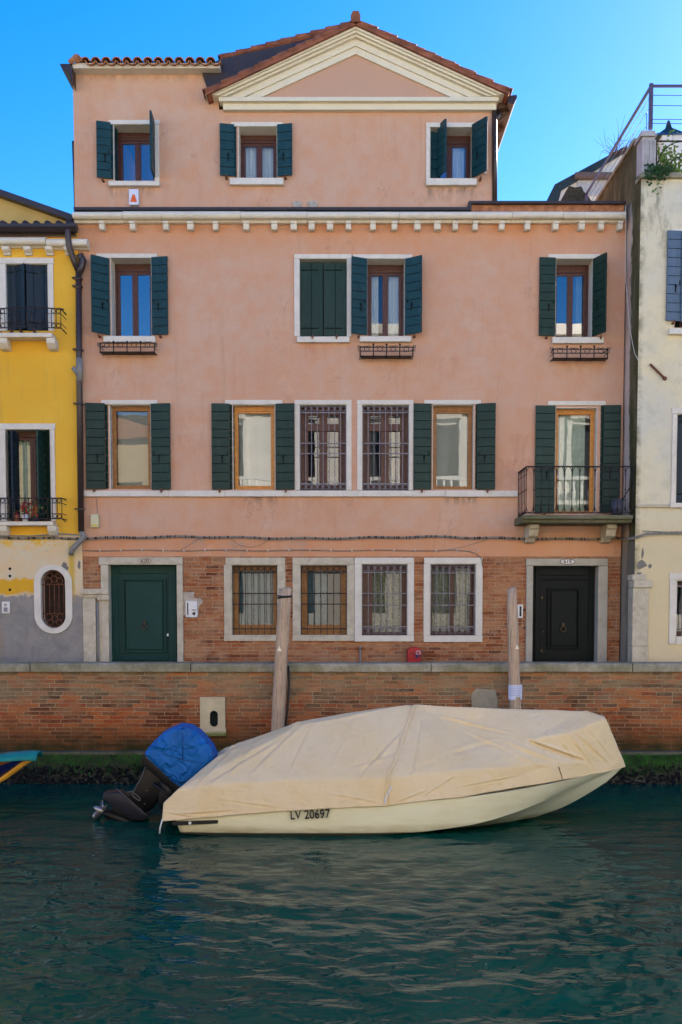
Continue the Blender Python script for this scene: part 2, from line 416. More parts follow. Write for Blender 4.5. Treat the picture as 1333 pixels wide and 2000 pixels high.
def shutter(parent, ax, ay, bx, by, z0, z1, mat, boards=None, label=None, vertical=False, hook=True):
    m = MB(); a = Vector((ax, ay)); b = Vector((bx, by)); L = (b-a).length; d = (b-a)/L
    nrm = Vector((-d.y, d.x));  nrm = nrm if nrm.y < 0 else -nrm
    if vertical:
        n = 2; w = L/n
        for i in range(n):
            m.slab(a + d*(i*w+.004), a + d*((i+1)*w-.004), .035, z0, z1)
        m.mat(1); m.slab(a + d*.002 - nrm*.004, b - d*.002 - nrm*.004, .014, z0+.004, z1-.004)
        for zc in (z0 + .14, z1 - .14):
            m.slab(a + d*.02 + nrm*.021, a + d*(L*.8) + nrm*.021, .006, zc-.012, zc+.012)
    else:
        n = boards or max(4, round((z1-z0)/.152)); hh = (z1-z0)/n
        for i in range(n):
            m.slab(a, b, .036, z0 + i*hh + .005, z0 + (i+1)*hh - .005)
        m.mat(1); m.slab(a + d*.004, b - d*.004, .012, z0+.01, z1-.01)
        if hook and L > .2:
            c = a + d*L*.42 + nrm*.026; zc = z0 + (z1-z0)*.36
            m.slab(c - d*.009, c + d*.009, .016, zc-.075, zc+.075); m.slab(c - d*.022, c + d*.022, .012, zc+.02, zc+.045)
            c2 = a + d*L*.14 + nrm*.024; m.slab(c2-d*.006, c2+d*.006, .014, zc+.07, zc+.14)
            # stay at the bottom that holds the leaf
    o = m.build('shutter', [mat, GAP], parent, bevel=.003)
    if label: o['label'] = label
    return o

def curtain(parent, x0, x1, z0, z1, Y, mat=CURT, folds=9, amp=.025, name='curtain'):
    m = MB(); n = max(8, int((x1-x0)/.012)); vs = []
    ph = random.random()*6
    for j in range(5):
        z = z0 + (z1-z0)*j/4
        for i in range(n+1):
            u = i/n
            y = Y + amp*math.sin(u*folds*6.283+ph+.25*j) * (1-.12*j) + amp*.5*math.sin(u*folds*2.7*6.283+ph*2)
            vs.append((x0+(x1-x0)*u, y, z))
    fs = [(j*(n+1)+i, j*(n+1)+i+1, (j+1)*(n+1)+i+1, (j+1)*(n+1)+i) for j in range(4) for i in range(n)]
    m.add(vs, fs, True); return m.build(name, mat, parent)

def grille(parent, x0, x1, z0, z1, Y, nv, hz, circ_top=True, circ_bot=True, mat=IRONG, r=.0075):
    m = MB(); dx = (x1-x0)/nv
    for i in range(1, nv): m.box(x0+i*dx-r*.8, x0+i*dx+r*.8, Y-r*.8, Y+r*.8, z0, z1)
    for z in hz: m.box(x0-.01, x1+.01, Y-r*1.5, Y-r*.8-.001, z-r*1.3, z+r*1.3)
    m.box(x0-.004, x0+.012, Y-.008, Y+.008, z0, z1); m.box(x1-.012, x1+.004, Y-.008, Y+.008, z0, z1)
    hz = sorted(hz)
    def row(za, zb):
        cz = (za+zb)/2; rr = min(dx, zb-za)*.40
        for i in range(nv): m.ring((x0+(i+.5)*dx, Y-.012, cz), rr, r*.9, 12)
    if circ_bot and len(hz) > 1: row(z0, hz[0])
    if circ_top and len(hz) > 1: row(hz[-1], z1)
    # knobs where bars cross
    for i in range(1, nv):
        for z in hz[1:-1]: m.ring((x0+i*dx, Y-.014, z), .010, .006, 6)
    return m.build('grille', mat, parent)

def make_window(house, op, d, Yw=0.0, leaves=2, fm=BROWN, fw=.045, lf=.05, head=0.0, glassm=None, curt=None, surround=(), sill=None,
                shutters=(), smat=SHUT_G, gr=None, label=None, glass_rect=None, stone_m=ISTRIA, proud=.03, name='window'):
    """op: pixel rectangle of the opening in the wall plane"""
    xa, xb, za, zb = RC(*op, Yw)
    y = Yw + d
    m = MB()
    hz = head
    # outer frame
    e = .02
    m.box(xa-e, xa+fw, y, y+.07, za-e, zb+e); m.box(xb-fw, xb+e, y, y+.07, za-e, zb+e)
    m.box(xa+fw, xb-fw, y, y+.07, zb-fw-hz, zb+e); m.box(xa+fw, xb-fw, y, y+.07, za-e, za+fw*.6)
    if hz: m.box(xa+fw, xb-fw, y-.012, y-.001, zb-hz*.96, zb-.012)
    ix0, ix1, iz0, iz1 = xa+fw, xb-fw, za+fw*.6, zb-fw-hz
    if glass_rect:  # fixed frame defined by pixel rect of the pane
        gx0, gx1, gz0, gz1 = RC(*glass_rect, y+.03)
        m.box(ix0, gx0, y+.015, y+.06, iz0, iz1); m.box(gx1, ix1, y+.015, y+.06, iz0, iz1)
        m.box(gx0, gx1, y+.015, y+.06, gz1, iz1); m.box(gx0, gx1, y+.015, y+.06, iz0, gz0)
        panes = [(gx0, gx1, gz0, gz1)]
    else:
        w = (ix1-ix0)/leaves; panes = []
        for k in range(leaves):
            a = ix0+k*w+.003; b = ix0+(k+1)*w-.003
            m.box(a, a+lf, y+.012, y+.058, iz0+.003, iz1-.003); m.box(b-lf, b, y+.012, y+.058, iz0+.003, iz1-.003)
            m.box(a+lf, b-lf, y+.012, y+.058, iz1-lf-.003, iz1-.003); m.box(a+lf, b-lf, y+.012, y+.058, iz0+.003, iz0+lf+.01)
            panes.append((a+lf, b-lf, iz0+lf+.01, iz1-lf-.003))
        if leaves == 2:
            xc = (ix0+ix1)/2; m.box(xc-.016, xc+.016, y+.001, y+.011, iz0+.02, iz1-.02)
    wnd = m.build(name, fm, house, bevel=.004)
    if label: wnd['label'] = label
    g = MB()
    for a, b, c, dd in panes: g.add([(a-.003,y+.036,c-.003),(b+.003,y+.036,c-.003),(b+.003,y+.036,dd+.003),(a-.003,y+.036,dd+.003)], [(0,1,2,3)])
    g.build('pane', glassm or GLASS, wnd)
    if curt:
        for (u0, u1, mt, fo, am) in curt:
            a = ix0+(ix1-ix0)*u0; b = ix0+(ix1-ix0)*u1
            curtain(wnd, a, b, iz0-.05, iz1+.05, y+.14, mt, fo, am, 'curtain' if mt is not BLIND else 'blind')
    if surround:
        s = MB()
        for r in surround:
            a, b, c, dd = RC(*r, Yw-proud)
            s.box(a, b, Yw-proud, Yw+.05, c, dd)
        s.build('surround', stone_m, wnd, bevel=.006)
    if surround:
        s = MB(); s.box(xa-.001, xa+.010, Yw-.004, Yw+d-.003, za+.001, zb-.012); s.box(xb-.010, xb+.001, Yw-.004, Yw+d-.003, za+.001, zb-.012); s.box(xa+.0, xb-.0, Yw-.004, Yw+d-.003, zb-.011, zb+.001)
        s.build('reveal', stone_m, wnd)
    if sill:
        a, b, c, dd = RC(*sill, Yw-.10)
        MB().box(a, b, Yw-.10, Yw+d-.002, c, dd).build('sill', stone_m, wnd, bevel=.008)
    for sh in shutters:
        (pa, ya, pb, yb, t0, t1) = sh[:6]; kw = sh[6] if len(sh) > 6 else {}
        pax = P(pa, (t0+t1)/2, Yw+ya)[0]; pbx = P(pb, (t0+t1)/2, Yw+yb)[0]
        z1 = P(pa, t0, Yw+ya)[1]; z0 = P(pa, t1, Yw+ya)[1]
        shutter(wnd, pax, Yw+ya, pbx, Yw+yb, z0, z1, kw.get('mat', smat), vertical=kw.get('vertical', False), hook=kw.get('hook', True), boards=kw.get('boards'))
    if shutters and not gr:
        # small iron stays at the foot of the leaves
        for sh in shutters:
            if abs(sh[2]-sh[0]) < 18: continue
            s = MB()
            xm = P((sh[0]*.45+sh[2]*.55), sh[5], Yw-.06)[0]; z = P(sh[0], sh[5], Yw-.06)[1]
            s.box(xm-.02, xm+.02, Yw-.12, Yw+.01, z-.035, z-.015); s.box(xm-.008, xm+.008, Yw-.125, Yw-.10, z-.06, z+.02)
            s.build('shutter_stay', RUST, wnd)
    if gr:
        nv, rows, Yg, ct, cb = gr[:5]
        zs = [P((op[0]+op[2])/2, r, Yw+Yg)[1] for r in rows]
        grille(wnd, xa+.012, xb-.012, za+.006, zb-.006, Yw+Yg, nv, zs, ct, cb, mat=(gr[5] if len(gr) > 5 else IRONG))
    return wnd

# ================================================================== SETTING
ZP = 1.05
gm = NT('paving'); n1 = gm.noise(6, det=6)
PAVE = gm.fin(gm.ramp(n1, [(.3, (.16,.15,.14)), (.7, (.26,.25,.22))]), .8, gm.bump(n1, .3, .01))
o = MB().box(-60, 60, -1.66, 260, -1.0, ZP).build('ground', PAVE); tag(o, kind='structure')
o = MB().box(-60, 60, -60, -17.0, -1.5, 1.25).build('near_quay', PAVE); tag(o, kind='structure')
o = MB().box(-60, 60, -17.0, -1.66, -1.9, -1.6).build('canal_bed', PAVE); tag(o, kind='structure')

# water with real ripples
def make_water():
    x0, x1, y0, y1 = -11.0, 11.0, -17.0, -1.7
    dx = .036; nx = int((x1-x0)/dx)+1; ny = int((y1-y0)/dx)+1
    X, Y = np.meshgrid(np.linspace(x0, x1, nx), np.linspace(y0, y1, ny))
    Z = np.zeros_like(X); wx = X + .35*np.sin(Y*.7+X*.3) ; wy = Y + .30*np.sin(X*.8+1.3)
    r = np.random.default_rng(3)
    for i in range(90):
        lam = .15 * (7 ** r.random()); k = 2*math.pi/lam
        ang = r.normal(1.75, .75); ph = r.random()*6.283
        mod = .5+.5*np.sin(X*r.uniform(.2, .9)+Y*r.uniform(.2, .9)+r.random()*6.28)
        Z += .0027*lam**.95 * mod * np.sin(k*(wx*math.cos(ang)+wy*math.sin(ang))+ph)
    # calmer close to the far wall, livelier in the near water
    Z *= .45+.85*np.clip((-Y-4.5)/6, 0, 1)
    Z[0, :] = Z[-1, :] = 0; Z[:, 0] = Z[:, -1] = 0
    vs = np.stack([X, Y, Z], -1).reshape(-1, 3)
    i = np.arange(nx-1)[None, :] + np.arange(ny-1)[:, None]*nx
    q = np.stack([i, i+1, i+1+nx, i+nx], -1).reshape(-1, 4)
    # flat continuation to both sides
    b = len(vs); ext = np.array([(-60,y0,0),(x0,y0,0),(x0,y1,0),(-60,y1,0),(x1,y0,0),(60,y0,0),(60,y1,0),(x1,y1,0)], float)
    vs = np.vstack([vs, ext]); q = np.vstack([q, [[b,b+1,b+2,b+3],[b+4,b+5,b+6,b+7]]])
    me = bpy.data.meshes.new('water'); me.vertices.add(len(vs)); me.vertices.foreach_set('co', vs.ravel())
    me.loops.add(q.size); me.loops.foreach_set('vertex_index', q.ravel().astype(np.int32))
    me.polygons.add(len(q)); me.polygons.foreach_set('loop_start', np.arange(0, q.size, 4, dtype=np.int32))
    me.polygons.foreach_set('use_smooth', np.ones(len(q), bool)); me.update(calc_edges=True); me.validate()
    o = bpy.data.objects.new('canal_water', me); col.objects.link(o)
    t = NT('canal_water')
    nb = t.noise(4.6, t.map((.7, 1.35, 1), (0, 0, .3)), det=2.0, rough=.45, dist=.7)
    c = t.ramp(t.noise(.35, det=3), [(.3, (.0010, .044, .030)), (.7, (.0016, .066, .042))])
    t.fin(c, .035, t.bump(nb, .5, .03), spec=.17); t.b.inputs['IOR'].default_value = 1.33
    me.materials.append(MATS['canal_water']); tag(o, kind='structure')
make_water()

# ================================================================== PINK HOUSE
XL, XR = P(161, 1100)[0], P(1219, 700)[0]
XLU, XRU = P(145, 300)[0], P(964, 300)[0]
ZTOPL = P(300, 405)[1]
house = empty('pink_house', ((XL+XR)/2, 0, ZP), 'pink plastered house with pediment, green shutters and brick ground floor', 'house')
H3 = [(222,242,303,353), (466,247,542,347), (840,248,925,348)]
H2 = [(217,503,297,656), (585,505,679,657), (717,505,792,656), (1085,505,1159,658)]
H1 = [(215,790,296,955), (455,790,538,956), (585,790,678,958), (707,790,800,958), (845,790,926,956), (1084,796,1166,1003)]
H0 = [(453,1103,543,1240), (587,1103,679,1240), (706,1101,797,1241), (840,1101,930,1241)]
DOORS = [(213,1103,346,1330), (1041,1105,1167,1330)]
holes = [RC(*h) for h in H3+H2+H1+H0]
for dpx in DOORS:
    a, b, c, d = RC(*dpx); holes.append((a, b, ZP-.01, d))
WT = .42
w = MB()
wall_grid(w, XL, XR, ZS, ZC+.2, 0, holes, WT)
wall_grid(w, XLU, XRU, ZC+.2, P(700,214)[1], 0, holes, WT)
wall_grid(w, XLU, P(428,170)[0], P(700,214)[1], P(300,124)[1], 0, [], WT)
ZT1, ZT2 = P(300,124)[1], P(700,214)[1]
# sides, back, partitions
BK = 9.0
w.box(XL, XL+.3, .012, BK, ZP, ZC+.2); w.box(XR-.3, XR, .012, BK, ZP, ZC+.2); w.box(XL, XR, BK, BK+.3, ZP, ZC+.2)
w.box(XLU, XLU+.3, .001, BK, ZC+.2, ZT1); w.box(XRU-.3, XRU, .001, BK, ZC+.2, ZT2+.3); w.box(XLU, XRU, BK, BK+.3, ZC+.2, ZT2)
w.box(XRU, XR, .3, BK, ZC+.15, ZC+.22)
w.box(XLU, XL+.01, .001, BK, ZC-.0, ZC+.2)
wall = w.build('wall', PINK, house)
bw = MB(); wall_grid(bw, XL, XR, ZP-.02, ZS, .010, holes, WT); bw.build('brick_base', BRICK, house)
# floors and inner rooms so the glass looks into dark space
fl = MB()
for zz_ in (P(700,1075)[1], P(700,740)[1], P(700,425)[1]): fl.box(XL+.3, XR-.3, WT, BK, zz_-.1, zz_+.05)
for xpx in (380, 560, 692, 820, 1000): 
    xx_ = P(xpx, 900)[0]; fl.box(xx_-.06, xx_+.06, WT+.2, BK, ZP, ZC+.1)
fl.box(XL+.3, XR-.3, 3.6, 3.7, ZP, ZC+.1)
fl.box(XLU+.3, XRU-.3, 3.6, 3.7, ZC+.25, ZT2)
fl.build('room_partition', INNER, house)

# ---- cornice: moulded gutter course with corbels
def lathe_profile_x(mb, prof, x0, x1):
    mb.prismx(prof, x0, x1)
zc0, zc1 = P(700,429,-.22)[1], P(700,413,-.2)[1]
prof = [(.0, zc0-.01), (-.10, zc0-.01), (-.13, zc0+.02)]
for k in range(7):
    a = -math.pi/2 + math.pi*k/6; prof.append((-.20-.06*math.cos(a), (zc0+zc1)/2+.01 + (zc1-zc0)*.40*math.sin(a)))
prof += [(-.14, zc1+.012), (.0, zc1+.012)]
cm = MB()
segs = [(143,240),(240.5,470),(470.5,600),(600.5,780),(780.5,1000),(1000.5,1100),(1100.5,1222)]
for a, b in segs:
    xa = P(a, 425, -.2)[0]; xb = P(b, 425, -.2)[0]
    cm.prismx([(y, z+random.uniform(-.006, .006)) for y, z in prof], xa, xb)
cornice = cm.build('cornice', CORN, house, bevel=.004)
for cx_ in (199,259,324,372,421,481,536,574,609,645,681,729,771,816,855,890,929,981,1031,1086,1137,1175,1212):
    xc = P(cx_, 437, -.15)[0]; z0, z1 = P(cx_, 448, -.15)[1], zc0-.008; hw = random.uniform(.045, .058)
    pr = [(0.0, z1), (-.19, z1), (-.19, z1-.035), (-.165, z1-.045), (-.15, z0+.02), (-.13, z0), (0.0, z0)]
    MB().prismx(pr, xc-hw, xc+hw).build('corbel', CORN, cornice, bevel=.006)
# dark flashing and stone strip on the right
fm_ = MB(); xs0 = P(145,408,-.2)[0]; xs1 = P(918,408,-.2)[0]; xs2 = P(1224,398,-.2)[0]
za, zb = zc1+.016, P(700,404,-.24)[1]
fm_.box(xs0, xs1, -.24, .02, za, zb)
z3 = P(1100,397,-.2)[1]
fm_.box(xs1-.02, xs2, -.20, .3, z3, z3+.045); fm_.box(xs1-.02, xs1+.03, -.22, .02, za, z3)
fm_.build('flashing', FLASH, house, bevel=.004)
MB().box(xs1+.03, xs2-.02, -.12, .28, za, z3-.002).build('parapet_strip', TILE2, house)

# ---- pediment
def px_poly(pts, Y): return [P(x, y, Y) for x, y in pts]
ped = MB()
apex_o, L_o, R_o = (695, 49), (407, 181), (984, 180)
def rake(o_off, i_off, y0, y1):
    """raking band between two vertical pixel offsets below the outer edge"""
    k = .4555
    def line(off):
        return [(695-(181-49)/k - 0, 181+0), (695, 49), (695+(180-49)/.4535, 180)], off
    a = [(403, 183+o_off), (695, 49+o_off), (986, 181+o_off)]
    b = [(403, 183+i_off), (695, 49+i_off), (986, 181+i_off)]
    ped.prism(px_poly([a[0], a[1], b[1], b[0]], y1), y0, y1); ped.prism(px_poly([a[1], a[2], b[2], b[1]], y1), y0, y1)
def clip_band(o_off, i_off, ybase, yf):
    """raking band clipped at pixel row ybase (kept above the horizontal cornice)"""
    kl, kr = (183-49)/292.0, (181-49)/291.0
    def xl(off, y): return 695 - (y-49-off)/kl
    def xr(off, y): return 695 + (y-49-off)/kr
    left = [(xl(o_off, ybase), ybase), (695, 49+o_off), (695, 49+i_off), (xl(i_off, ybase), ybase)]
    right = [(xr(o_off, ybase), ybase), (695, 49+o_off), (695, 49+i_off), (xr(i_off, ybase), ybase)]
    ped.prism(px_poly(left, yf), yf, .0); ped.prism(px_poly(right, yf), yf, .0)
clip_band(0, 7, 184, -.30); clip_band(7.3, 14, 186, -.26); clip_band(14.3, 22, 188, -.20); clip_band(22.3, 40, 189, -.12); clip_band(40.3, 56, 190, -.08)
for (xa, ya, xb, yb, yf) in [(428,189,975,197,-.20),(432,197.4,973,200,-.15),(436,200.4,970,214,-.11)]:
    a, b, c, d = RC(xa, ya, xb, yb, yf); ped.box(a, b, yf, .01, c, d)
ped.build('pediment', PEDI, house, bevel=.005)
MB().prism(px_poly([(470,191),(695,92),(920,191)], -.03), -.03, .25).build('tympanum', TYMP, house)

# ---- roofs
rf = MB()
def slope_tiles(mb, A, B, y0, y1, pitch=.2, rr=.085, th=.05):
    """gable roof slope from eave point A to ridge point B in xz, running back in y, covered by half-round tile rows"""
    A = Vector(A); B = Vector(B); d = B-A; L = d.length; d /= L; n = Vector((-d.y, d.x)); n = n if n.y > 0 else -n
    mb.prism([tuple(A), tuple(B), tuple(B-n*th), tuple(A-n*th)], y0, y1)
    y = y0 + pitch*.5
    rows = int((y1-y0)/pitch)
    ncourse = max(2, int(L/.36))
    for k in range(rows):
        yc = y0 + pitch*(k+.5)
        for j in range(ncourse):
            s0 = L*j/ncourse - .03; s1 = L*(j+1)/ncourse + .02
            vs = []
            for s_, lift, r_ in ((s0, .028, rr), (s1, .0, rr*.82)):
                c = A + d*s_ + n*lift
                for q in range(6):
                    a = math.pi*q/5; vs.append((c.x + n.x*r_*math.sin(a)*.8, yc + r_*math.cos(a), c.y + n.y*r_*math.sin(a)*.8))
            mb.add(vs, [(q, q+1, 7+q, 6+q) for q in range(5)] + [tuple(range(5, -1, -1))])
eL, eR, ap = P(401,179,-.34), P(997,178,-.34), P(695,40,-.34)
rg = MB(); slope_tiles(rg, eL, ap, -.36, 7.0, th=.07); slope_tiles(rg, eR, ap, -.36, 7.0, th=.07)
# broken verge line: cap tiles along the raking edge
for (a_, b_) in ((eL, ap), (eR, ap)):
    A = Vector(a_); B = Vector(b_); L = (B-A).length; n = 9
    for i in range(n):
        p = A.lerp(B, i/n); q = A.lerp(B, (i+1)/n+.01)
        rg.tube([(p.x, -.33, p.y+.012), (q.x, -.33, q.y-.012)], [.046, .036], 8)
rg.prism([(ap[0]-.085, ap[1]-.05), (ap[0]-.085, ap[1]+.06), (ap[0]-.05, ap[1]+.13), (ap[0]+.05, ap[1]+.13), (ap[0]+.085, ap[1]+.06), (ap[0]+.085, ap[1]-.05)], -.40, 7.0)
roof = rg.build('gable_roof', TILE, house)
# gable wall behind the pediment and under the roof
MB().prism([P(405,186,.0), P(695,58,.0), P(984,186,.0)], .26, .5).build('gable_wall', PINK, house)
# rear taller roof seen to the left of the pediment, with its dark side flashing
fb = MB(); fb.prism([P(393,137,-.02), P(431,118,-.02), P(590,82,-.02), P(693,52,-.02), P(640,80,-.02), P(408,182,-.02)], -.06, .35)
fb.build('side_flashing', FLASH, house)
rr_ = MB(); slope_tiles(rr_, P(430,114,.4), P(700,46,.4), .36, 7.0, th=.06)
A = Vector(P(432,112,.36)); B = Vector(P(695,44,.36))
for i in range(9):
    p = A.lerp(B, i/9); q = A.lerp(B, (i+1)/9+.01); rr_.tube([(p.x,.38,p.y+.01),(q.x,.38,q.y-.012)], [.06,.05], 8)
rr_.build('rear_roof', TILE, house)
# low roof over the left part: eave with channel tiles facing the canal
le = MB(); x0, x1 = P(140,124,-.25)[0], P(418,124,-.25)[0]; zE = P(300,122,-.25)[1]
n = 13; pt = (x1-x0-.12)/n
for k in range(n):
    xc = x0+.16+pt*(k+.5)
    for (yc0, yc1, dz0, dz1, r0) in ((-.30, .9, 0, .30, .085),):
        vs = []
        for yv, dz, r_ in ((yc0, dz0, r0), (yc1, dz1, r0*.8)):
            for q in range(9):
                a = math.pi*q/8; vs.append((xc + r_*math.cos(a), yv, zE+dz + r_*.9*math.sin(a)))
            for q in range(8, -1, -1):
                a = math.pi*q/8; vs.append((xc + (r_-.018)*math.cos(a), yv, zE+dz + (r_-.018)*.9*math.sin(a)))
        le.add(vs, [(q, (q+1) % 18, 18+(q+1) % 18, 18+q) for q in range(18)] + [tuple(range(17, -1, -1))])
    vs = []
    for yv, dz in ((-.31, -.055), (.9, .25)):   # channel tile between
        for q in range(7):
            a = math.pi + math.pi*q/6; vs.append((xc+pt/2 + .075*math.cos(a), yv, zE+dz+.06 + .06*math.sin(a)))
        for q in range(6, -1, -1):
            a = math.pi + math.pi*q/6; vs.append((xc+pt/2 + .092*math.cos(a), yv, zE+dz+.06 + .078*math.sin(a)))
    le.add(vs, [(q, (q+1) % 14, 14+(q+1) % 14, 14+q) for q in range(14)] + [tuple(range(13, -1, -1))])
le.prismx([(-.2, zE-.03), (.9, zE+.27), (.9, zE+.20), (-.2, zE-.07)], x0+.05, x1)
le.tube([(x0-.03,-.28,zE-.02),(x0+.12,-.28,zE+.10)], .045, 8)
le.tube([(x0+.10,-.3,zE+.05),(x0+.12,.9,zE+.38)], .07, 8)
le.build('low_roof', TILE2, house)
el = MB(); a, b, c, d = RC(140,125,430,133,-.2); el.box(a, b, -.22, .02, c-.01, d+.012)
el.build('eave_moulding', ISTRIA, house, bevel=.01)
lt = MB(); lt.box(XLU, P(430,120)[0], .5, BK, ZT1-.02, ZT1+.02); lt.build('low_roof_deck', FLASH, house)
# side gutters
sg = MB()
gx = P(128,130,-.25)[0]; gz = P(128,128,-.25)[1]
sg.prism([(gx-.10, gz+.03), (gx+.12, gz+.03), (gx+.12, gz-.32), (gx+.06,gz-.10), (gx-.06,gz-.06)], -.25, 8)
sg.build('gutter', FLASH, house); sg = MB()
gx = P(1002,190,-.1)[0]; gz = P(1002,190,-.1)[1]
sg.prism([(gx-.10, gz+.0), (gx+.06, gz+.02), (gx+.07, gz-.03), (gx+.01, gz-.15), (gx-.10, gz-.12)], -.15, 8)
sg.build('gutter', FLASH, house)
sf = MB(); xw = XRU; 
sf.prism([(xw, P(968,215)[1]), (gx-.10, gz-.12), (gx-.10, gz+.0), (xw, gz+.18)], .0, 8)
for k in range(9): yk = .15+k*.6; sf.prism([(xw, gz-.38), (gx-.03, gz-.18), (gx-.03, gz-.08), (xw, gz-.1)], yk, yk+.08)
sf.build('eave_soffit', simple('soffit_timber', (.10,.055,.035), .8), house)

# ---- windows
W = make_window
W(house, H3[0], .33, head=.10, glassm=GLASS_HI, surround=[(212,234,312,242.5),(303,242.7,311,353)], sill=(212,353,312,362), smat=SHUT_T,
  shutters=[(217,-.03,189,-.10,239,350),(219,-.02,229,.22,242,350,{'hook':False}),(301,-.02,295,-.42,236,347)])
W(house, H3[1], .33, head=.10, curt=[(.02,.98,CURT,6,.03)], surround=[(452,238,553,246.5)], sill=(449,347,554,360), smat=SHUT_T,
  shutters=[(458,-.03,430,-.08,243,345),(460,-.02,467,.20,246,346,{'hook':False}),(542,-.03,571,-.08,243,345)])
W(house, H3[2], .33, head=.10, curt=[(.45,.9,CURT,3,.03)], glassm=GLASS_HI, surround=[(833,239,950,248),(833,248.2,840,348),(946,248.2,951,340)], sill=(833,348,932,361), smat=SHUT_T,
  shutters=[(841,.05,856,.10,257,347,{'hook':False}),(856,.08,871,-.20,246,347,{'hook':False}),(923,-.03,951,-.34,243,348)])
W(house, H2[0], .33, head=.10, curt=None, glassm=GLASS_HI, surround=[(188,495,307,503.5)], sill=(202,656,303,668), smat=SHUT_T,
  shutters=[(214,-.03,179,-.26,505,655),(297,-.03,328,-.08,502,655)])
w5 = W(house, H2[1], .33, surround=[(575,496,687,505),(575,505.2,585,657),(679,505.2,687,657)], sill=(580,657,683,668), smat=SHUT_G,
  shutters=[(585.5,.10,631.5,.10,513,657,{'vertical':True}),(632.5,.10,678.5,.10,513,657,{'vertical':True})])
W(house, H2[2], .33, head=.10, curt=[(.0,.3,CURT,4,.03),(.55,1,CURT,5,.03)], surround=[(690,496.5,806,505)], sill=(703,656.5,804,667), smat=SHUT_T,
  shutters=[(717,-.03,687.5,-.16,505,655),(792,-.03,824,-.22,505,655)])
W(house, H2[3], .33, head=.10, curt=[(.72,1,simple('grey_curtain',(.2,.2,.15),.9),3,.03)], glassm=GLASS_HI, surround=[(1072,496,1173,505)], sill=(1080,658,1180,670), smat=SHUT_G,
  shutters=[(1085,-.03,1054,-.06,503,657),(1159,-.03,1184,-.36,505,658)])
W(house, H1[0], .16, leaves=1, fm=OCHRE, fw=.09, curt=[(0,1,BLIND,1,.002)], glass_rect=(228,803,293,948), surround=[(198,781,308,789.5)], smat=SHUT_G,
  shutters=[(206,-.03,168,-.06,787,956),(208,-.02,217,.08,790,955,{'hook':False}),(296,-.03,333,-.08,788,957)])
W(house, H1[1], .16, leaves=1, fm=ORANGE, fw=.09, curt=[(0,1,BLIND,1,.002)], glassm=GLASS_MID, glass_rect=(465,808,536,949), surround=[(440,781,552,789.5)], smat=SHUT_G,
  shutters=[(449,-.03,414,-.06,788,957),(451,-.02,457,.08,790,956,{'hook':False}),(539,-.03,575,-.08,788,957)])
def old_window(op, sur, rows, label=None):
    return W(house, op, .22, leaves=2, fm=BROWN, fw=.08, lf=.075, surround=sur, gr=(8, rows, .03, True, True), glassm=GLASS_MID)
for op, sur in ((H1[2], [(576,781,687,789.5),(576,789.7,585,957),(678,789.7,687,957)]), (H1[3], [(698,781,808,789.5),(698,789.7,707,957),(800,789.7,808,957)])):
    wn_ = old_window(op, sur, (806,866,886,945))
    a, b, c, d = RC(*op); z1 = P(600,828,.2)[1]; z0 = P(600,842,.2)[1]
    MB().box(a+.08, b-.08, .205, .228, z0, z1).build('transom', BROWN, wn_, bevel=.004)
W(house, H1[4], .16, leaves=1, fm=OCHRE, fw=.09, curt=[(0,1,BLIND,1,.002)], glass_rect=(847,808,917,950), surround=[(829,781,940,789.5)], smat=SHUT_G,
  shutters=[(843,-.03,808.5,-.06,788,957),(932,-.03,968,-.10,788,957),(926,.08,932,-.02,790,956,{'hook':False})])
W(house, H1[5], .16, leaves=1, fm=ORANGE, fw=.09, curt=[(.1,.9,simple('pale_curtain',(.55,.6,.5),.9),2,.01)], glassm=GLASS_MID, glass_rect=(1086,811,1153,1003), surround=[(1071,783,1184,791.5)], smat=SHUT_G, name='balcony_door',
  shutters=[(1084,-.03,1046,-.06,792,1003),(1166,.08,1177,-.02,793,1003,{'hook':False}),(1178,-.03,1212,-.05,791,1003)])
sc_ = MB(); xa = P(161,963,-.08)[0]; xb = P(1012,963,-.08)[0]; z0, z1 = P(600,970,-.08)[1], P(600,958,-.08)[1]
x = xa
for k, xe in enumerate((330, 440, 700, 870, 1012)):
    xe_ = P(xe, 963, -.08)[0]; sc_.box(x, xe_-.003, -.08, .02, z0+random.uniform(-.004,.004), z1); x = xe_
sc_.build('string_course', ISTRIA, house, bevel=.008)
W(house, H0[0], .22, glassm=GLASS_LOW, leaves=1, fm=OCHRE, fw=.10, curt=[(0,1,simple('pale_sheer_curtain',(.13,.19,.23),.9),7,.03)], glass_rect=(468,1115,541,1220), stone_m=ROUGHST,
  surround=[(441,1089,557,1103),(438,1103.2,453,1240),(543,1103.2,558,1240),(438,1240.2,557,1252)], gr=(7, (1118,1159,1180,1228), .05, True, False, IRON))
W(house, H0[1], .22, glassm=GLASS_LOW, leaves=1, fm=OCHRE, fw=.10, curt=[(0,.6,simple('blue_sheer_curtain',(.12,.18,.22),.9),5,.03)], glass_rect=(602,1112,666,1220), stone_m=ROUGHST,
  surround=[(572,1089,692,1103),(572,1103.2,587,1240),(679,1103.2,692.5,1240),(572,1240.2,692.5,1252)], gr=(7, (1118,1159,1180,1228), .05, True, False, IRON))
W(house, H0[2], .22, glassm=GLASS_LOW, leaves=1, fm=BROWN, fw=.10, curt=[(0,1,LACE,6,.03)], glass_rect=(728,1115,785,1235), surround=[(693,1089,809,1101),(693,1101.2,706,1241),(797,1101.2,809,1241),(693,1241.2,809,1253)],
  gr=(7, (1118,1159,1182,1224), .03, True, True))
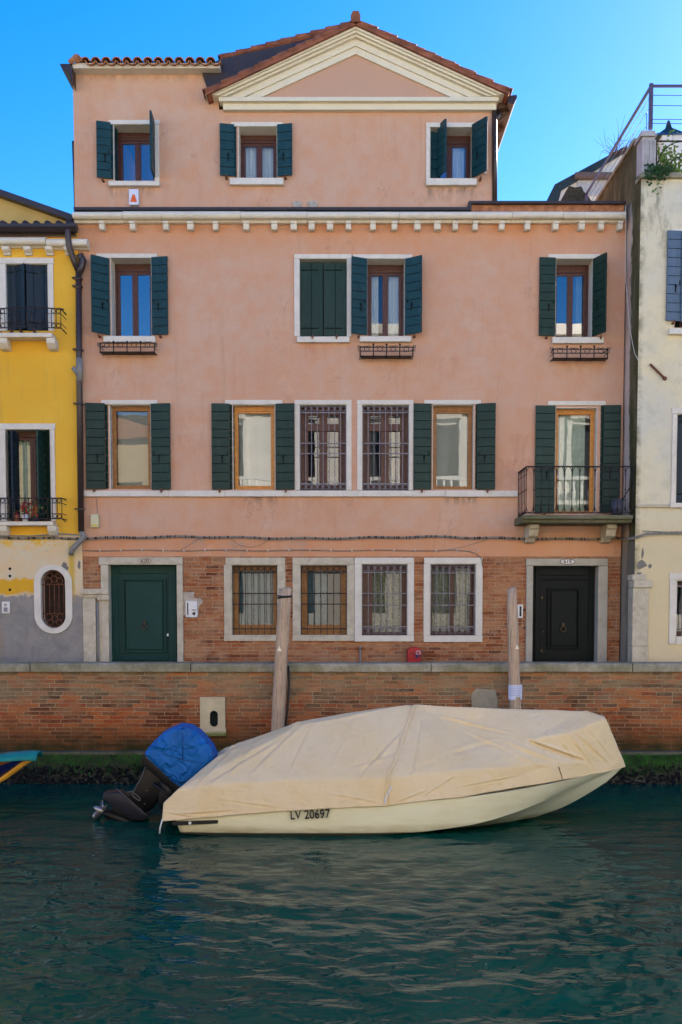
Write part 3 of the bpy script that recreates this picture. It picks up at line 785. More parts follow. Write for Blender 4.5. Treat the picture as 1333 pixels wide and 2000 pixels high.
W(house, H0[3], .22, glassm=GLASS_LOW, leaves=2, fm=BROWN, fw=.03, lf=.04, curt=[(0,1,LACE,8,.03)], surround=[(829,1089,943,1101),(828,1101.2,840,1241),(930,1101.2,943,1241),(828,1241.2,943,1254)],
  gr=(7, (1119,1159,1182,1224), .03, True, True))

# ---- doors
def door(op, dpth, mat, label, panel, knock, num, numpos, sur, smat_, plate=True, fittings=(), cols_=()):
    a, b, c, d = RC(*op); c = ZP; y = dpth
    m = MB(); m.box(a-.01, b+.01, y, y+.08, c, d+.01)
    for r in cols_:
        xa, xb, za, zb = RC(*r, y-.02); m.box(xa, xb, y-.03, y-.001, max(za, ZP), zb)
    do = m.build('door', mat, house, bevel=.008); do['label'] = label
    xa, xb, za, zb = RC(*panel, y-.04); pm = MB()
    t_ = .035
    for (p, q, r, s_) in ((xa, xb, zb-t_, zb), (xa, xb, za, za+t_), (xa, xa+t_, za+t_, zb-t_), (xb-t_, xb, za+t_, zb-t_)):
        pm.box(p, q, y-.055, y-.031, r, s_)
    pm.box(xa+t_+.03, xb-t_-.03, y-.045, y-.031, za+t_+.03, zb-t_-.03)
    pm.build('door_panel', mat, do, bevel=.008)
    kx, kz = P(*knock, y-.06); km = MB()
    km.ring((kx, y-.085, kz-.03), .05, .011, 14); km.box(kx-.022, kx+.022, y-.08, y-.045, kz+.02, kz+.09); km.ring((kx, y-.08, kz+.05), .022, .012, 10)
    km.build('door_knocker', BRASS, do)
    for (fx, fy, w_, h_, mt) in fittings:
        qx, qz = P(fx, fy, y-.05); MB().box(qx-w_, qx+w_, y-.06, y-.03, qz-h_, qz+h_).build('door_fitting', mt, do, bevel=.004)
    s = MB()
    for r in sur:
        xa, xb, za, zb = RC(*r, -.04); s.box(xa, xb, -.04, .20, max(za, ZP) if za > ZP+.2 else ZP, zb)
    s.build('door_surround', smat_, do, bevel=.012)
    nx, nz = P(*numpos, -.05)
    if plate:
        pl = MB(); pts = [(nx+.135*math.cos(k*math.pi/12), nz+.05*math.sin(k*math.pi/12)) for k in range(24)]
        pl.prism(pts, -.052, -.041); po = pl.build('number_plate', WHITEP, do)
        rm = MB(); rm.tube([(x_, -.052, z_) for x_, z_ in pts], .005, 5, closed=True); rm.build('plate_border', BLACKP, do)
        text_mesh(num, 'number', .10, (nx, -.055, nz), FRONT, BLACKP, do, .003, 1.0)
    else:
        text_mesh(num, 'number', .10, (nx, -.045, nz), FRONT, simple('worn_number_paint', (.14,.07,.05), .8), do, .003, 1.05)
        rm = MB(); pts = [(nx+.125*math.cos(k*math.pi/12), nz+.052*math.sin(k*math.pi/12)) for k in range(24)]
        rm.tube([(x_, -.041, z_) for x_, z_ in pts], .003, 5, closed=True); rm.build('number_border', MATS['worn_number_paint'], do)
    return do
door(DOORS[0], .25, DOORG, 'green panelled door numbered 620', (240,1130,325,1275), (283,1222), '620', (283,1095.5),
     [(193,1088,357,1103),(198,1103.2,213,1330),(346,1103.2,358,1330)], ROUGHST, plate=False,
     fittings=[(328,1240,.018,.025,WHITEP)], cols_=[(216,1104,232,1330),(330,1104,345,1330),(232,1104,330,1120),(232,1283,330,1290)])
door(DOORS[1], .25, DOORB, 'black green panelled door numbered 619', (1070,1148,1133,1268), (1100,1226), '619', (1109,1097),
     [(1028,1091,1188,1105),(1028,1105.2,1041,1330),(1168,1105.2,1187,1330)], GREYST,
     fittings=[(1059,1168,.018,.026,BRASS),(1062,1234,.012,.012,BRASS),(1058,1271,.018,.026,BRASS)],
     cols_=[(1045,1106,1056,1330),(1150,1106,1164,1330),(1056,1106,1150,1124),(1056,1130,1150,1133)])
# stone blocks and pilaster left of the green door
pl = MB()
for r, yf in (((157,1150,212,1161),-.12), ((190,1161.3,213,1172),-.10), ((163,1161.3,190,1168),-.08)):
    a, b, c, d = RC(*r, yf); pl.box(a, b, yf, .02, c, d)
a, b, c, d = RC(163,1168.3,188,1330,-.06); pl.box(a, b, -.06, .02, ZP, d)
a, b, c, d = RC(193,1172.3,199,1330,-.04); pl.box(a, b, -.03, .02, ZP, d)
pl.build('pilaster', ROUGHST, house, bevel=.01)
# ---- balcony
PB = .80
bx0 = P(1028,1010,-PB)[0]-.02; bx1 = P(1240,1010,-PB)[0]; bz0, bz1 = P(1130,1021,-PB)[1], P(1130,1006,-PB)[1]
bm = MB(); bm.prismx([(0.0, bz0), (-PB+.06, bz0), (-PB+.02, bz0+.05), (-PB-.03, bz0+.07), (-PB-.03, bz1), (0.0, bz1)], bx0-.05, P(1240,1010,-PB)[0]-.03)
balc = bm.build('balcony', BALCST, house, bevel=.012)
for (xa, xb) in ((1030,1049),(1180,1199)):
    a = P(xa,1030,-.3)[0]; b = P(xb,1030,-.3)[0]
    z1 = bz0-.002; MB().prismx([(0, z1), (-.52, z1), (-.54, z1-.06), (-.48, z1-.10), (-.42, z1-.20), (-.34, z1-.24), (-.2, z1-.20), (-.12, z1-.30), (0, z1-.32)], a, b).build('bracket', ROUGHST, balc, bevel=.012)
rl = MB(); zt = P(1130,911,-PB)[1]; zb_ = bz1+.04
xr1 = P(1243,960,-PB)[0]-.05; xl0 = bx0+.02
rl.tube([(xl0, .0, zt), (xl0, -PB+.02, zt), (xr1, -PB+.02, zt)], .013, 6); rl.tube([(xl0, .0, zb_), (xl0, -PB+.02, zb_), (xr1, -PB+.02, zb_)], .010, 6)
def bar_run(p0, p1, n):
    p0 = Vector(p0); p1 = Vector(p1); H = zt-zb_
    for i in range(n+1):
        p = p0.lerp(p1, i/n); rl.tube([(p.x, p.y, zb_), (p.x, p.y, zt)], .0075, 5)
        rl.ring((p.x, p.y-.001, zb_+H*.5), .010, .007, 6); rl.ring((p.x, p.y-.001, zb_+H*.83), .009, .006, 6)
        if i < n:
            q = p0.lerp(p1, (i+1)/n)
            for sgn in (1, -1):
                pts = []
                for k in range(9):
                    u = k/8; a = math.pi*u; c_ = p.lerp(q, .5-.5*math.cos(a))
                    zz_ = (zt-.19+.185*math.sin(a)**.7) if sgn > 0 else (zb_+.19-.185*math.sin(a)**.7)
                    pts.append((c_.x, c_.y, zz_))
                rl.tube(pts, .006, 4)
bar_run((xl0, -PB+.02, 0), (xr1, -PB+.02, 0), 14); bar_run((xl0, -.02, 0), (xl0, -PB+.02, 0), 5)
rl.build('railing', IRON, balc)
# worn vent patches beside the flashing
vm = MB()
for vx in (581, 611):
    x_, z_ = P(vx, 398, -.02); pts = [(x_+.10*math.cos(k*.523+.2)*random.uniform(.8,1.15), max(z_+.06*math.sin(k*.523+.2)*random.uniform(.8,1.2), zb+.003)) for k in range(12)]
    vm.prism(pts, -.018, .01)
vm.build('vent_patch', simple('cement_patch', (.40,.36,.30), .9, 12, .3, .3), house)

# ================================================================== YELLOW HOUSE
ty = NT('yellow_plaster')
xq, yq, zq = ty.xyz()
n1 = ty.noise(.8, det=6, rough=.6, dist=.4); n2 = ty.noise(3.5, det=6, rough=.7, dist=.4)
cY = ty.mix(ty.ramp(n1, [(.3, 0.0), (.7, 1.0)]), (.76, .40, .035), (.82, .49, .06))
cP = ty.mix(ty.ramp(n2, [(.35, 0.0), (.65, 1.0)]), (.72, .51, .28), (.66, .56, .38))
cG = ty.mix(ty.ramp(n2, [(.35, 0.0), (.65, 1.0)]), (.22, .21, .20), (.32, .29, .25))
wobz = ty.math('ADD', zq, ty.math('MULTIPLY', ty.math('SUBTRACT', n2, .5), .35))
def zstep(zv, soft=.02):
    m = ty.n.new('ShaderNodeMapRange'); m.inputs[1].default_value = zv-soft; m.inputs[2].default_value = zv+soft; ty.l(wobz, m.inputs[0]); return m.outputs[0]
ZY = -.04
pe_ = ty.noise(2.4, ty.map((1, 1, .8)), det=7, rough=.75, dist=.5)
c = ty.mix(zstep(P(80,1045,ZY)[1]), cP, cY)
c = ty.mix(ty.math('MULTIPLY', ty.ramp(pe_, [(.52, 0.0), (.56, 1.0)]), ty.band(zq, P(80,1075,ZY)[1], P(80,1060,ZY)[1], P(80,1045,ZY)[1], P(80,1040,ZY)[1])), c, (.74, .45, .05))
bandy = ty.band(wobz, P(80,1160,ZY)[1]-.02, P(80,1160,ZY)[1]+.02, P(80,1132,ZY)[1], P(80,1130,ZY)[1])
leftm = ty.n.new('ShaderNodeMapRange'); ty.l(xq, leftm.inputs[0]); leftm.inputs[1].default_value = P(66,1100)[0]; leftm.inputs[2].default_value = P(80,1100)[0]; leftm.inputs[3].default_value = 1; leftm.inputs[4].default_value = 0
c = ty.mix(ty.math('MULTIPLY', bandy, leftm.outputs[0]), c, (.70, .38, .03))
c = ty.mix(zstep(P(80,1163,ZY)[1]), cG, c)
drip = ty.math('MULTIPLY', ty.band(xq, P(134,1100)[0], P(138,1100)[0], P(144,1100)[0], P(150,1100)[0]), ty.band(zq, P(80,1180)[1], P(80,1150)[1], 90, 91))
drip = ty.math('MULTIPLY', drip, ty.band(zq, -9, -8, P(80,1070)[1], P(80,1050)[1]))
c = ty.mix(ty.math('MULTIPLY', drip, .8), c, (.55, .36, .03))
c = ty.mix(ty.math('MULTIPLY', ty.ramp(ty.noise(2.0, ty.map((2.5,2.5,.25)), det=6, rough=.7), [(.56,0.0),(.8,1.0)]), .5), c, (.36, .22, .06))
h = ty.math('ADD', n2, ty.math('MULTIPLY', ty.noise(30), .3))
YEL = ty.fin(c, .88, ty.bump(h, .35, .012), spec=.15)
XY = P(160,900)[0]-.004; XY0 = -13.0
yh = empty('yellow_house', ((XY+XY0)/2, 0, ZP), 'yellow plastered house with grey rendered base at left edge', 'house')
Y1, Y2 = (12,515,95,646), (12,838,100,1018)
yholes = [RC(*Y1, ZY), RC(*Y2, ZY)]
for k in range(1, 3):   # further bays off frame
    for r in (Y1, Y2): a, b, c_, d = RC(*r, ZY); yholes.append((a-2.6*k, b-2.6*k, c_, d))
ZYT = P(80,452,ZY)[1]
ox, oz = P(105,1170,ZY); 
sx_, sz_ = P(130,1228,ZY)[0]-ox, (P(105,1114,ZY)[1]-P(105,1228,ZY)[1])/2
hole_o = (ox-sx_-.02, ox+sx_+.02, oz-sz_-.02, oz+sz_+.02)
ym = MB(); wall_grid(ym, XY0, XY, ZP, ZYT, ZY, yholes+[hole_o], .35)
ym.box(XY0, XY0+.3, ZY+.001, 8.5, ZP, ZYT); ym.box(XY-.25, XY-.001, ZY+.001, 8.5, ZP, ZYT+.0); ym.box(XY0, XY, 8.5, 8.8, ZP, ZYT)
ym.build('wall', YEL, yh)
MB().box(XY0+.3, XY-.3, 2.5, 2.6, ZP, ZYT).box(XY0+.3, XY-.3, .4, 2.5, ZYT-.1, ZYT-.02).build('room_partition', INNER, yh)
# gable wall and roof edge above the gutter
gb = [P(-60,352,.5), P(137,420,.5), P(137,445,.5), P(-60,445,.5)]
g0 = P(-400,240,.5)
MB().prism([P(137,445,.5), P(137,424,.5), P(-60,356,.5), P(-60,450,.5)], .5, .8).prism([P(-60,450,.5), P(-60,356,.5), (XY0, P(-60,300,.5)[1]+.6), (XY0, P(-60,450,.5)[1])], .5, .8).build('gable_wall', simple('pale_yellow_plaster', (.50,.34,.11), .9, 2, .12, .2), yh)
ygr = MB(); A = P(140,418,.3); B = P(-60,348,.3); 
ygr.prism([A, B, (B[0], B[1]-.11), (A[0], A[1]-.11)], .3, 7.5); B2 = (XY0, P(-60,300,.5)[1]+.75); ygr.prism([B, B2, (B2[0], B2[1]-.11), (B[0], B[1]-.11)], .3, 7.5)
ygr.build('roof', FLASH, yh)
gt = MB(); zg0, zg1 = P(80,451,-.30)[1], P(80,438,-.30)[1]; xg1 = P(150,445,-.3)[0]
gt.prismx([(-.34, zg1), (-.34, zg1-.05), (-.28, zg0), (-.2, zg0), (-.16, zg1)], XY0, xg1); gt.box(XY0, XY-.02, -.16, .5, zg0-.02, zg0+.03)
for k in range(34): gt.tube([(xg1-.12-k*.2, -.30, zg1+.01), (xg1-.12-k*.2, .5, zg1+.12)], .06, 8)
gt.build('gutter', FLASH, yh)
st = MB(); a, b, c_, d = RC(-60,451.5,150,461,-.1); st.box(XY0, P(150,455,-.1)[0], -.12, .02, c_, zg0-.022); st.build('frieze', simple('worn_frieze', (.42,.30,.25), .9, 14, .35, .3), yh)
yc = MB(); z0, z1 = P(80,480,-.2)[1], P(80,462,-.2)[1]
pr = [(0.0, z0), (-.08, z0), (-.12, z0+.02)] + [(-.18-.06*math.cos(-1.57+3.14*k/6), (z0+z1)/2+.01+(z1-z0)*.4*math.sin(-1.57+3.14*k/6)) for k in range(7)] + [(-.10, z1), (0.0, z1)]
yc.prismx(pr, XY0, P(90,470,-.2)[0]); yc.prismx([(y, z-.03) for y, z in pr], P(91,470,-.2)[0], P(171,470,-.2)[0])
ycor = yc.build('cornice', CORN, yh, bevel=.005)
for cx_ in (13, 55, 97, 134):
    xc = P(cx_, 488, -.12)[0]; q0 = P(cx_, 498, -.1)[1]
    MB().prismx([(ZY, z0-.003), (-.2, z0-.003), (-.19, z0-.06), (-.11, q0+.03), (-.09, q0), (ZY, q0)], xc-.065, xc+.065).build('corbel', CORN, ycor, bevel=.006)
wy1 = make_window(yh, Y1, .30, Yw=ZY, head=.05, surround=[(-4,503,105,514.5),(-4,514.7,12,646),(95,514.7,105,646)], smat=SHUT_N,
   shutters=[(12.5,.06,32,.10,517,645,{'vertical':True}),(32,.10,50,-.02,516,645,{'vertical':True}),(52,-.05,81,.08,516,645,{'vertical':True}),(81,.08,94.5,.06,517,645,{'vertical':True})])
wy2 = make_window(yh, Y2, .28, Yw=ZY, head=.06, curt=[(.0,.75,simple('green_white_curtain',(.55,.62,.52),.9),4,.02)], surround=[(-4,827,108,838.5),(-4,838.7,12,1018),(100,838.7,108,1018)], smat=SHUT_G,
   shutters=[(14,.16,22,.12,838,1012,{'hook':False,'mat':SHUT_N}),(24,-.12,37,.16,840,1012,{'hook':False,'mat':SHUT_N}),(74,-.14,87,.14,838,1014,{'hook':False}),(90,.14,99,.06,838,1014,{'hook':False})])
for k in range(1, 3):
    for w_ in (wy1, wy2):
        c_ = w_.copy(); col.objects.link(c_); c_.location.x -= 2.6*k
        for ch in w_.children:
            e_ = ch.copy(); col.objects.link(e_); e_.parent = c_
def balconet(x0, x1, yt, yb, zt_, zb2, dep, curved):
    """small slab with iron railing. pixel rows for rail top, rail bottom, slab"""
    Yf = ZY-dep
    xa, xb = P(x0, yt, Yf)[0], P(x1, yt, Yf)[0]; z1 = P(50, zt_, Yf)[1]; z0 = P(50, zb2, Yf)[1]
    m = MB(); m.box(xa-.05, xb-.18, Yf+.05, ZY, z0+.03, z1); 
    for bx in (xa+.0, xb-.30): m.prismx([(ZY, z0+.03), (Yf+.08, z0+.03), (Yf+.1, z0-.06), (Yf+.2, z0-.14), (ZY, z0-.16)], bx, bx+.16)
    s_ = m.build('balconette', ISTRIA, yh, bevel=.012)
    r = MB(); zt2 = P(50, yt, Yf)[1]; zb3 = P(50, yb, Yf)[1]
    def yfront(u): return Yf - (.10*math.sin(math.pi*min(1, max(0, u))) if curved else 0)
    N = 14
    for zz_, rr_2 in ((zt2, .012), (zb3, .010), (zt2-.09, .006), (zb3+.09, .006)):
        pts = [(xa+(xb-xa)*i/N, yfront((i/N-.1)/.8), zz_) for i in range(N+1)]
        r.tube([(xa, ZY, zz_)] + pts + [(xb, ZY, zz_)], rr_2, 5)
    for i in range(N+1):
        x_ = xa+(xb-xa)*i/N; y_ = yfront((i/N-.1)/.8); r.tube([(x_, y_, zb3), (x_, y_, zt2)], .007, 5)
        if i < N and (i < 2 or i > N-3):
            for zz_ in (zt2-.045, zb3+.045): r.ring((x_+(xb-xa)/N/2, y_-.003, zz_), .035, .006, 10)
    r.tube([(xb, Yf, zt2), (xb+.06, Yf-.02, zt2-.02)], .012, 5); r.tube([(xb, Yf, zb3), (xb+.07, Yf-.02, zb3-.06)], .010, 5)
    r.build('railing', IRON, s_)
balconet(-8, 119, 603, 641, 648, 660, .35, True)
balconet(-8, 121, 973, 1013, 1018, 1029, .30, False)
# oval window
def oval(cx, cz, rx, rz, n=40, sq=.45):
    """stadium shape: straight middle, round ends"""
    pts = []
    for k in range(n):
        a = 2*math.pi*k/n; s_ = math.sin(a); pts.append((cx+rx*math.cos(a), cz + (rz-rx)*(1 if s_ > 1e-6 else (-1 if s_ < -1e-6 else 0)) + rx*s_))
    return pts
def oval_ring(mb, pin, pout, y0, y1):
    n = len(pin); vs = [(x, y0, z) for x, z in pout] + [(x, y0, z) for x, z in pin] + [(x, y1, z) for x, z in pout] + [(x, y1, z) for x, z in pin]
    fs = []
    for i in range(n):
        j = (i+1) % n
        fs += [(i, j, n+j, n+i), (2*n+i, 2*n+j, j, i), (n+i, n+j, 3*n+j, 3*n+i)]
    mb.add(vs, fs)
pin = oval(ox, oz, sx_, sz_); pout = oval(ox, oz, sx_+.125, sz_+.10); 
om = MB(); oval_ring(om, pin, pout, ZY-.03, ZY+.30)
ow = om.build('oval_window', ISTRIA, yh)
MB().prism(oval(ox, oz, sx_+.04, sz_+.04), ZY+.22, ZY+.25).build('board', simple('dark_board', (.03,.016,.010), .7), ow)
gr_ = MB(); yg = ZY+.06
for k in range(-2, 3): x_ = ox+k*sx_*.38; gr_.tube([(x_, yg, oz-sz_*.52), (x_, yg, oz+sz_*.5)], .008, 5)
for s_ in (-1, 1):
    zz_ = oz+s_*sz_*.5; gr_.tube([(ox-sx_, yg, zz_), (ox+sx_, yg, zz_)], .009, 5)
    for kx in (-.5, .5):
        for q in (.62, .8): gr_.ring((ox+kx*sx_*(1.5-q), yg, oz+s_*sz_*q), .06*(1.35-q*.6), .007, 12)
    gr_.ring((ox, yg, oz+s_*sz_*.68), .06, .007, 12)
gr_.tube([(x, yg, z) for x, z in oval(ox, oz, sx_-.02, sz_-.02)], .010, 5, closed=True)
gr_.build('grille', RUST, ow)
# broken render patches on the corner
GREYR = simple('grey_render', (.20,.18,.16), .9)
for (cx_, cy_, w_, h_) in ((126,1104,.05,.09),(155,1103,.03,.08),(131,1110,.03,.05)):
    x_, z_ = P(cx_, cy_, ZY-.01); pm = MB(); pm.prism([(x_+w_*math.cos(k*.7)*random.uniform(.6,1.2), z_+h_*math.sin(k*.7)*random.uniform(.6,1.2)) for k in range(9)], ZY-.008, ZY+.01)
    pm.build('render_patch', GREYR, yh)
hm = MB()
for hy in (1111, 1125, 1152): x_, z_ = P(20, hy, ZY); MB().prism([(x_+.028*math.cos(k), z_+.028*math.sin(k)) for k in range(6)], ZY-.004, ZY+.01).build('vent_hole', GAP, yh)

# ================================================================== CREAM HOUSE
CYF = -.80
tc = NT('cream_plaster'); n1 = tc.noise(.9, det=6, rough=.65, dist=.6); n2 = tc.noise(4, det=6, rough=.7)
xq, yq, zq = tc.xyz()
c = tc.mix(tc.ramp(n1, [(.35, 0.0), (.62, 1.0)]), (.73, .63, .41), (.62, .58, .46))
c = tc.mix(tc.ramp(n2, [(.5, 0.0), (.8, .5)]), c, (.40, .36, .26))
low = tc.band(zq, -9, -8, P(1290,1050,CYF)[1], P(1290,990,CYF)[1]); c = tc.mix(tc.math('MULTIPLY', low, .75), c, (.66, .53, .30))
stn = tc.math('MULTIPLY', tc.band(zq, P(1270,560,CYF)[1], P(1270,420,CYF)[1], 90, 91), tc.ramp(tc.noise(2.2, tc.map((1.6,1,.5)), det=6, rough=.75), [(.50, 0.0), (.66, 1.0)]))
c = tc.mix(tc.math('MULTIPLY', stn, .75), c, (.10, .10, .085))
edge = tc.math('MULTIPLY', tc.band(xq, P(1240,700,CYF)[0], P(1247,700,CYF)[0], P(1249,700,CYF)[0], P(1258,700,CYF)[0]), tc.ramp(n2, [(.4, 0.0), (.6, 1.0)]))
c = tc.mix(tc.math('MULTIPLY', edge, .7), c, (.14, .13, .06))
CREAM = tc.fin(c, .9, tc.bump(tc.math('ADD', n2, tc.math('MULTIPLY', tc.noise(28), .3)), .45, .015), spec=.15)
ts = NT('stained_side_plaster'); n1 = ts.noise(1.6, ts.map((1,1,.35)), det=7, rough=.75, dist=.5); _, yq, zq_s = ts.xyz()
c = ts.ramp(n1, [(.32, (.035,.030,.014)), (.50, (.085,.075,.032)), (.64, (.17,.14,.08)), (.78, (.34,.28,.2))])
yq = ts.math('ADD', yq, ts.math('MULTIPLY', ts.math('SUBTRACT', ts.noise(1.2, ts.map((1,1,.6)), det=5, rough=.7), .5), .9))
pk = ts.math('MULTIPLY', ts.band(yq, -.38, -.30, 50, 51), ts.band(zq_s, -9, -8, ZC, ZC+.3)); c = ts.mix(ts.math('MULTIPLY', pk, ts.ramp(n1, [(.30, .5), (.5, 1.0)])), c, (.60, .47, .39))
c = ts.mix(ts.math('MULTIPLY', ts.band(zq_s, -9, -8, P(1230,1060,CYF)[1], P(1230,1040,CYF)[1]), .8), c, (.20, .18, .14))
SIDE = ts.fin(c, .95, ts.bump(n1, .6, .02), spec=.1)
XC0 = P(1247,700,CYF)[0]; XC1 = 15.0
ch = empty('cream_house', ((XC0+XC1)/2, 0, ZP), 'cream weathered house with mossy stained corner at right edge', 'house')
zTer = P(1290,350,CYF)[1]; zCop = P(1290,340,CYF)[1]
C1, C2, C3 = (1318,458,1372,640), (1321,808,1376,982), (1321,1133,1382,1243)
choles = [RC(*r, CYF) for r in (C1, C2, C3)]
for k in (1, 2, 3):
    for r in (C1, C2, C3): a, b, c_, d = RC(*r, CYF); choles.append((a+2.4*k, b+2.4*k, c_, d))
cw = MB(); wall_grid(cw, XC0, XC1, ZP, zTer, CYF, choles, .3); cw.box(XC0+.3, XC1, 8.6, 8.9, ZP, zTer)
cw.box(XC1-.3, XC1, CYF+.001, 8.6, ZP, zTer)
cw.build('wall', CREAM, ch)
sw = MB(); 
zPar = P(1250,258,CYF)[1]
sw.box(XC0-.002, XC0+.3, CYF+.003, 8.6, ZP, zTer); sw.box(XC0-.002, XC0+.16, CYF+.30, 3.2, zTer, zPar-.02)
sw.build('side_wall', SIDE, ch)
MB().box(XC0+.3, XC1-.3, CYF+.3, 8.6, zTer-.15, zTer-.02).box(XC0+.3, XC1-.3, 2.4, 2.5, ZP, zTer-.2).build('terrace_floor', GREYST, ch)
cp = MB(); cp.box(XC0-.03, XC1, CYF-.08, CYF+.25, zTer, zCop); 
cp.box(XC0-.05, XC0+.19, CYF+.32, 3.2, zPar-.018, zPar+.05); cp.build('terrace_coping', COPING, ch, bevel=.012)
pi = MB(); a, b, c_, d = RC(1251,268,1278,340,CYF-.02); pi.box(XC0-.0, b, CYF-.03, CYF+.30, zCop+.001, d); 
for k in range(3): pi.box(XC0+.05+k*.075, XC0+.085+k*.075, CYF-.045, CYF-.031, zCop+.03, d-.05)
pi.box(XC0-.04, b+.03, CYF-.07, CYF+.33, d+.001, d+.05); pi.box(XC0-.02, b+.01, CYF-.05, CYF+.31, d+.051, d+.10)
pi.build('terrace_pier', stone('pier_stone', (.42,.39,.38), (.2,.17,.16), .6, 6), ch, bevel=.01)
ar = MB(); xa = P(1283,300,CYF)[0]; zr = P(1290,276,CYF)[1]
ar.tube([(xa, CYF, zCop), (xa, CYF, zr)], .012, 5); ar.tube([(xa-.02, CYF, zr), (xa+3.5, CYF, zr)], .016, 5)
for k in range(4):
    cxx = xa+.42+k*.86
    ar.tube([(cxx+.42*math.cos(math.pi*q/10), CYF, zCop+.05+.50*math.sin(math.pi*q/10)) for q in range(11)], .010, 5)
    ar.tube([(cxx+.22*math.cos(math.pi*q/10), CYF, zCop+.03+.26*math.sin(math.pi*q/10)) for q in range(11)], .008, 5)
ar.build('terrace_railing', IRON, ch)
lg = MB(); a, b, c_, d = RC(1250,985,1320,991,CYF-.05); lg.box(XC0, XC1, CYF-.05, CYF+.02, c_, d); lg.build('string_course', stone('cream_ledge', (.55,.48,.34), (.35,.28,.18), .6), ch, bevel=.008)
qm = MB()
for r, yf in (((1233,1122,1263,1133),-.06),((1238,1133.3,1275,1148),-.08),((1236,1148.3,1267,1262),-.05),((1235,1262.3,1267,1330),-.05)):
    a, b, c_, d = RC(*r, CYF+yf); qm.box(max(a, XC0-.06), b, CYF+yf, CYF+.25, max(c_, ZP), d)
qm.build('quoin', ROUGHST, ch, bevel=.012)
wc1 = make_window(ch, C1, .25, Yw=CYF, surround=[(1312,447,1380,457.5)], sill=(1308,641,1385,652), smat=SHUT_B, shutters=[(1331,-.02,1303,-.05,451,628),(1331.5,-.06,1360,-.06,451,628)])
wc2 = make_window(ch, C2, .25, Yw=CYF, surround=[(1313,796,1384,807.5),(1313,807.7,1321,982)], sill=(1310,982.2,1387,991), smat=SHUT_N, shutters=[(1321.5,.12,1348,.12,809,981,{'vertical':True}),(1348.5,.12,1375,.12,809,981,{'vertical':True})])
wc3 = make_window(ch, C3, .25, Yw=CYF, surround=[(1308,1119,1394,1132.5),(1308,1132.7,1321,1258),(1321.2,1243.2,1394,1258)], gr=(5, (1145,1230), .04, False, False))
for k in (1, 2, 3):
    for w_ in (wc1, wc2, wc3):
        c_ = w_.copy(); col.objects.link(c_); c_.location.x += 2.4*k
        for c2 in w_.children:
            e_ = c2.copy(); col.objects.link(e_); e_.parent = c_
for (cx_, cy_, w_, h_) in ((1252,1105,.10,.10),(1256,1085,.03,.12),(1271,1107,.05,.06),(1249,1120,.05,.03)):
    x_, z_ = P(cx_, cy_, CYF-.01); pm = MB(); pm.prism([(x_+w_*math.cos(k*.7)*random.uniform(.5,1.2), z_+h_*math.sin(k*.7)*random.uniform(.5,1.2)) for k in range(7)], CYF-.006, CYF+.01)
    pm.build('render_patch', GREYR, ch)
p0 = PW(1270,711,CYF-.04); p1 = PW(1299,739,CYF-.05)
tr = MB(); tr.tube([p0, p1], .020, 6); tr.ring(p1, .025, .015, 8); tr.build('tie_bar', RUST, ch)

# ================================================================== HOUSES BEHIND AND OPPOSITE
WHITEW = simple('white_render', (.62,.58,.52), .9, 3, .12, .2)
bh = empty('back_house', (7, 10, ZP), 'white house with dark green roof seen above the right end of the cornice', 'house')
YB = 9.0
MB().prism([P(1086,420,YB), P(1088,370,YB), P(1225,296,YB), P(1225,420,YB)], YB, YB+6).build('wall', WHITEW, bh)
r = MB(); A, B, C_ = P(1070,392,YB-.08), P(1084,360,YB-.08), P(1225,284,YB-.08)
r.prism([A, B, C_, (C_[0], C_[1]-.15), (B[0]+.18, B[1]-.15), (A[0]+.26, A[1]-.15)], YB-.08, YB+6.3); r.build('roof', simple('green_black_roof', (.018,.030,.032), .5), bh)
a, b, c_, d = RC(1128,352,1200,382,YB-.05); m = MB(); m.box(a, b, YB-.04, YB+.03, c_, d)
for k in range(8): m.box(a, b, YB-.05, YB-.041, c_+(d-c_)*k/8, c_+(d-c_)*(k+.7)/8)
m.build('window', simple('grey_roller_shutter', (.40,.40,.42), .6), bh)
MB().box(a-.1, b+.3, YB-.25, YB-.06, d+.01, d+.13).build('awning_box', simple('brown_box', (.12,.08,.07), .7), bh)
th = empty('roof_turret', (9, 8, ZP+6), 'small dark pyramid roof turret behind the terrace railing', 'turret')
YT = 6.0; a, b, c_, d = RC(1285,264,1350,340,YT); MB().box(a+.1, b-.1, YT, YT+1.2, c_-2, d).build('wall', WHITEW, th)
ym_ = YT+.6; cx_, zt_ = P(1306,236,ym_)
vs = []; rings = [(0.42, .0), (.20, .22), (.04, .50)]
vs = []
for (rr_3, hh) in ((.62, 0), (.30, .20), (.07, .42), (.02, .62)):
    for sx, sy in ((-1,-1),(1,-1),(1,1),(-1,1)): vs.append((cx_+rr_3*sx*1.0, ym_+rr_3*sy, d+.002+hh*(zt_-d)/.62))
fs = [(4*i+k, 4*i+(k+1) % 4, 4*i+4+(k+1) % 4, 4*i+4+k) for i in range(3) for k in range(4)] + [(3,2,1,0),(12,13,14,15)]
MB().add(vs, fs).build('roof', MATS['green_black_roof'], th)

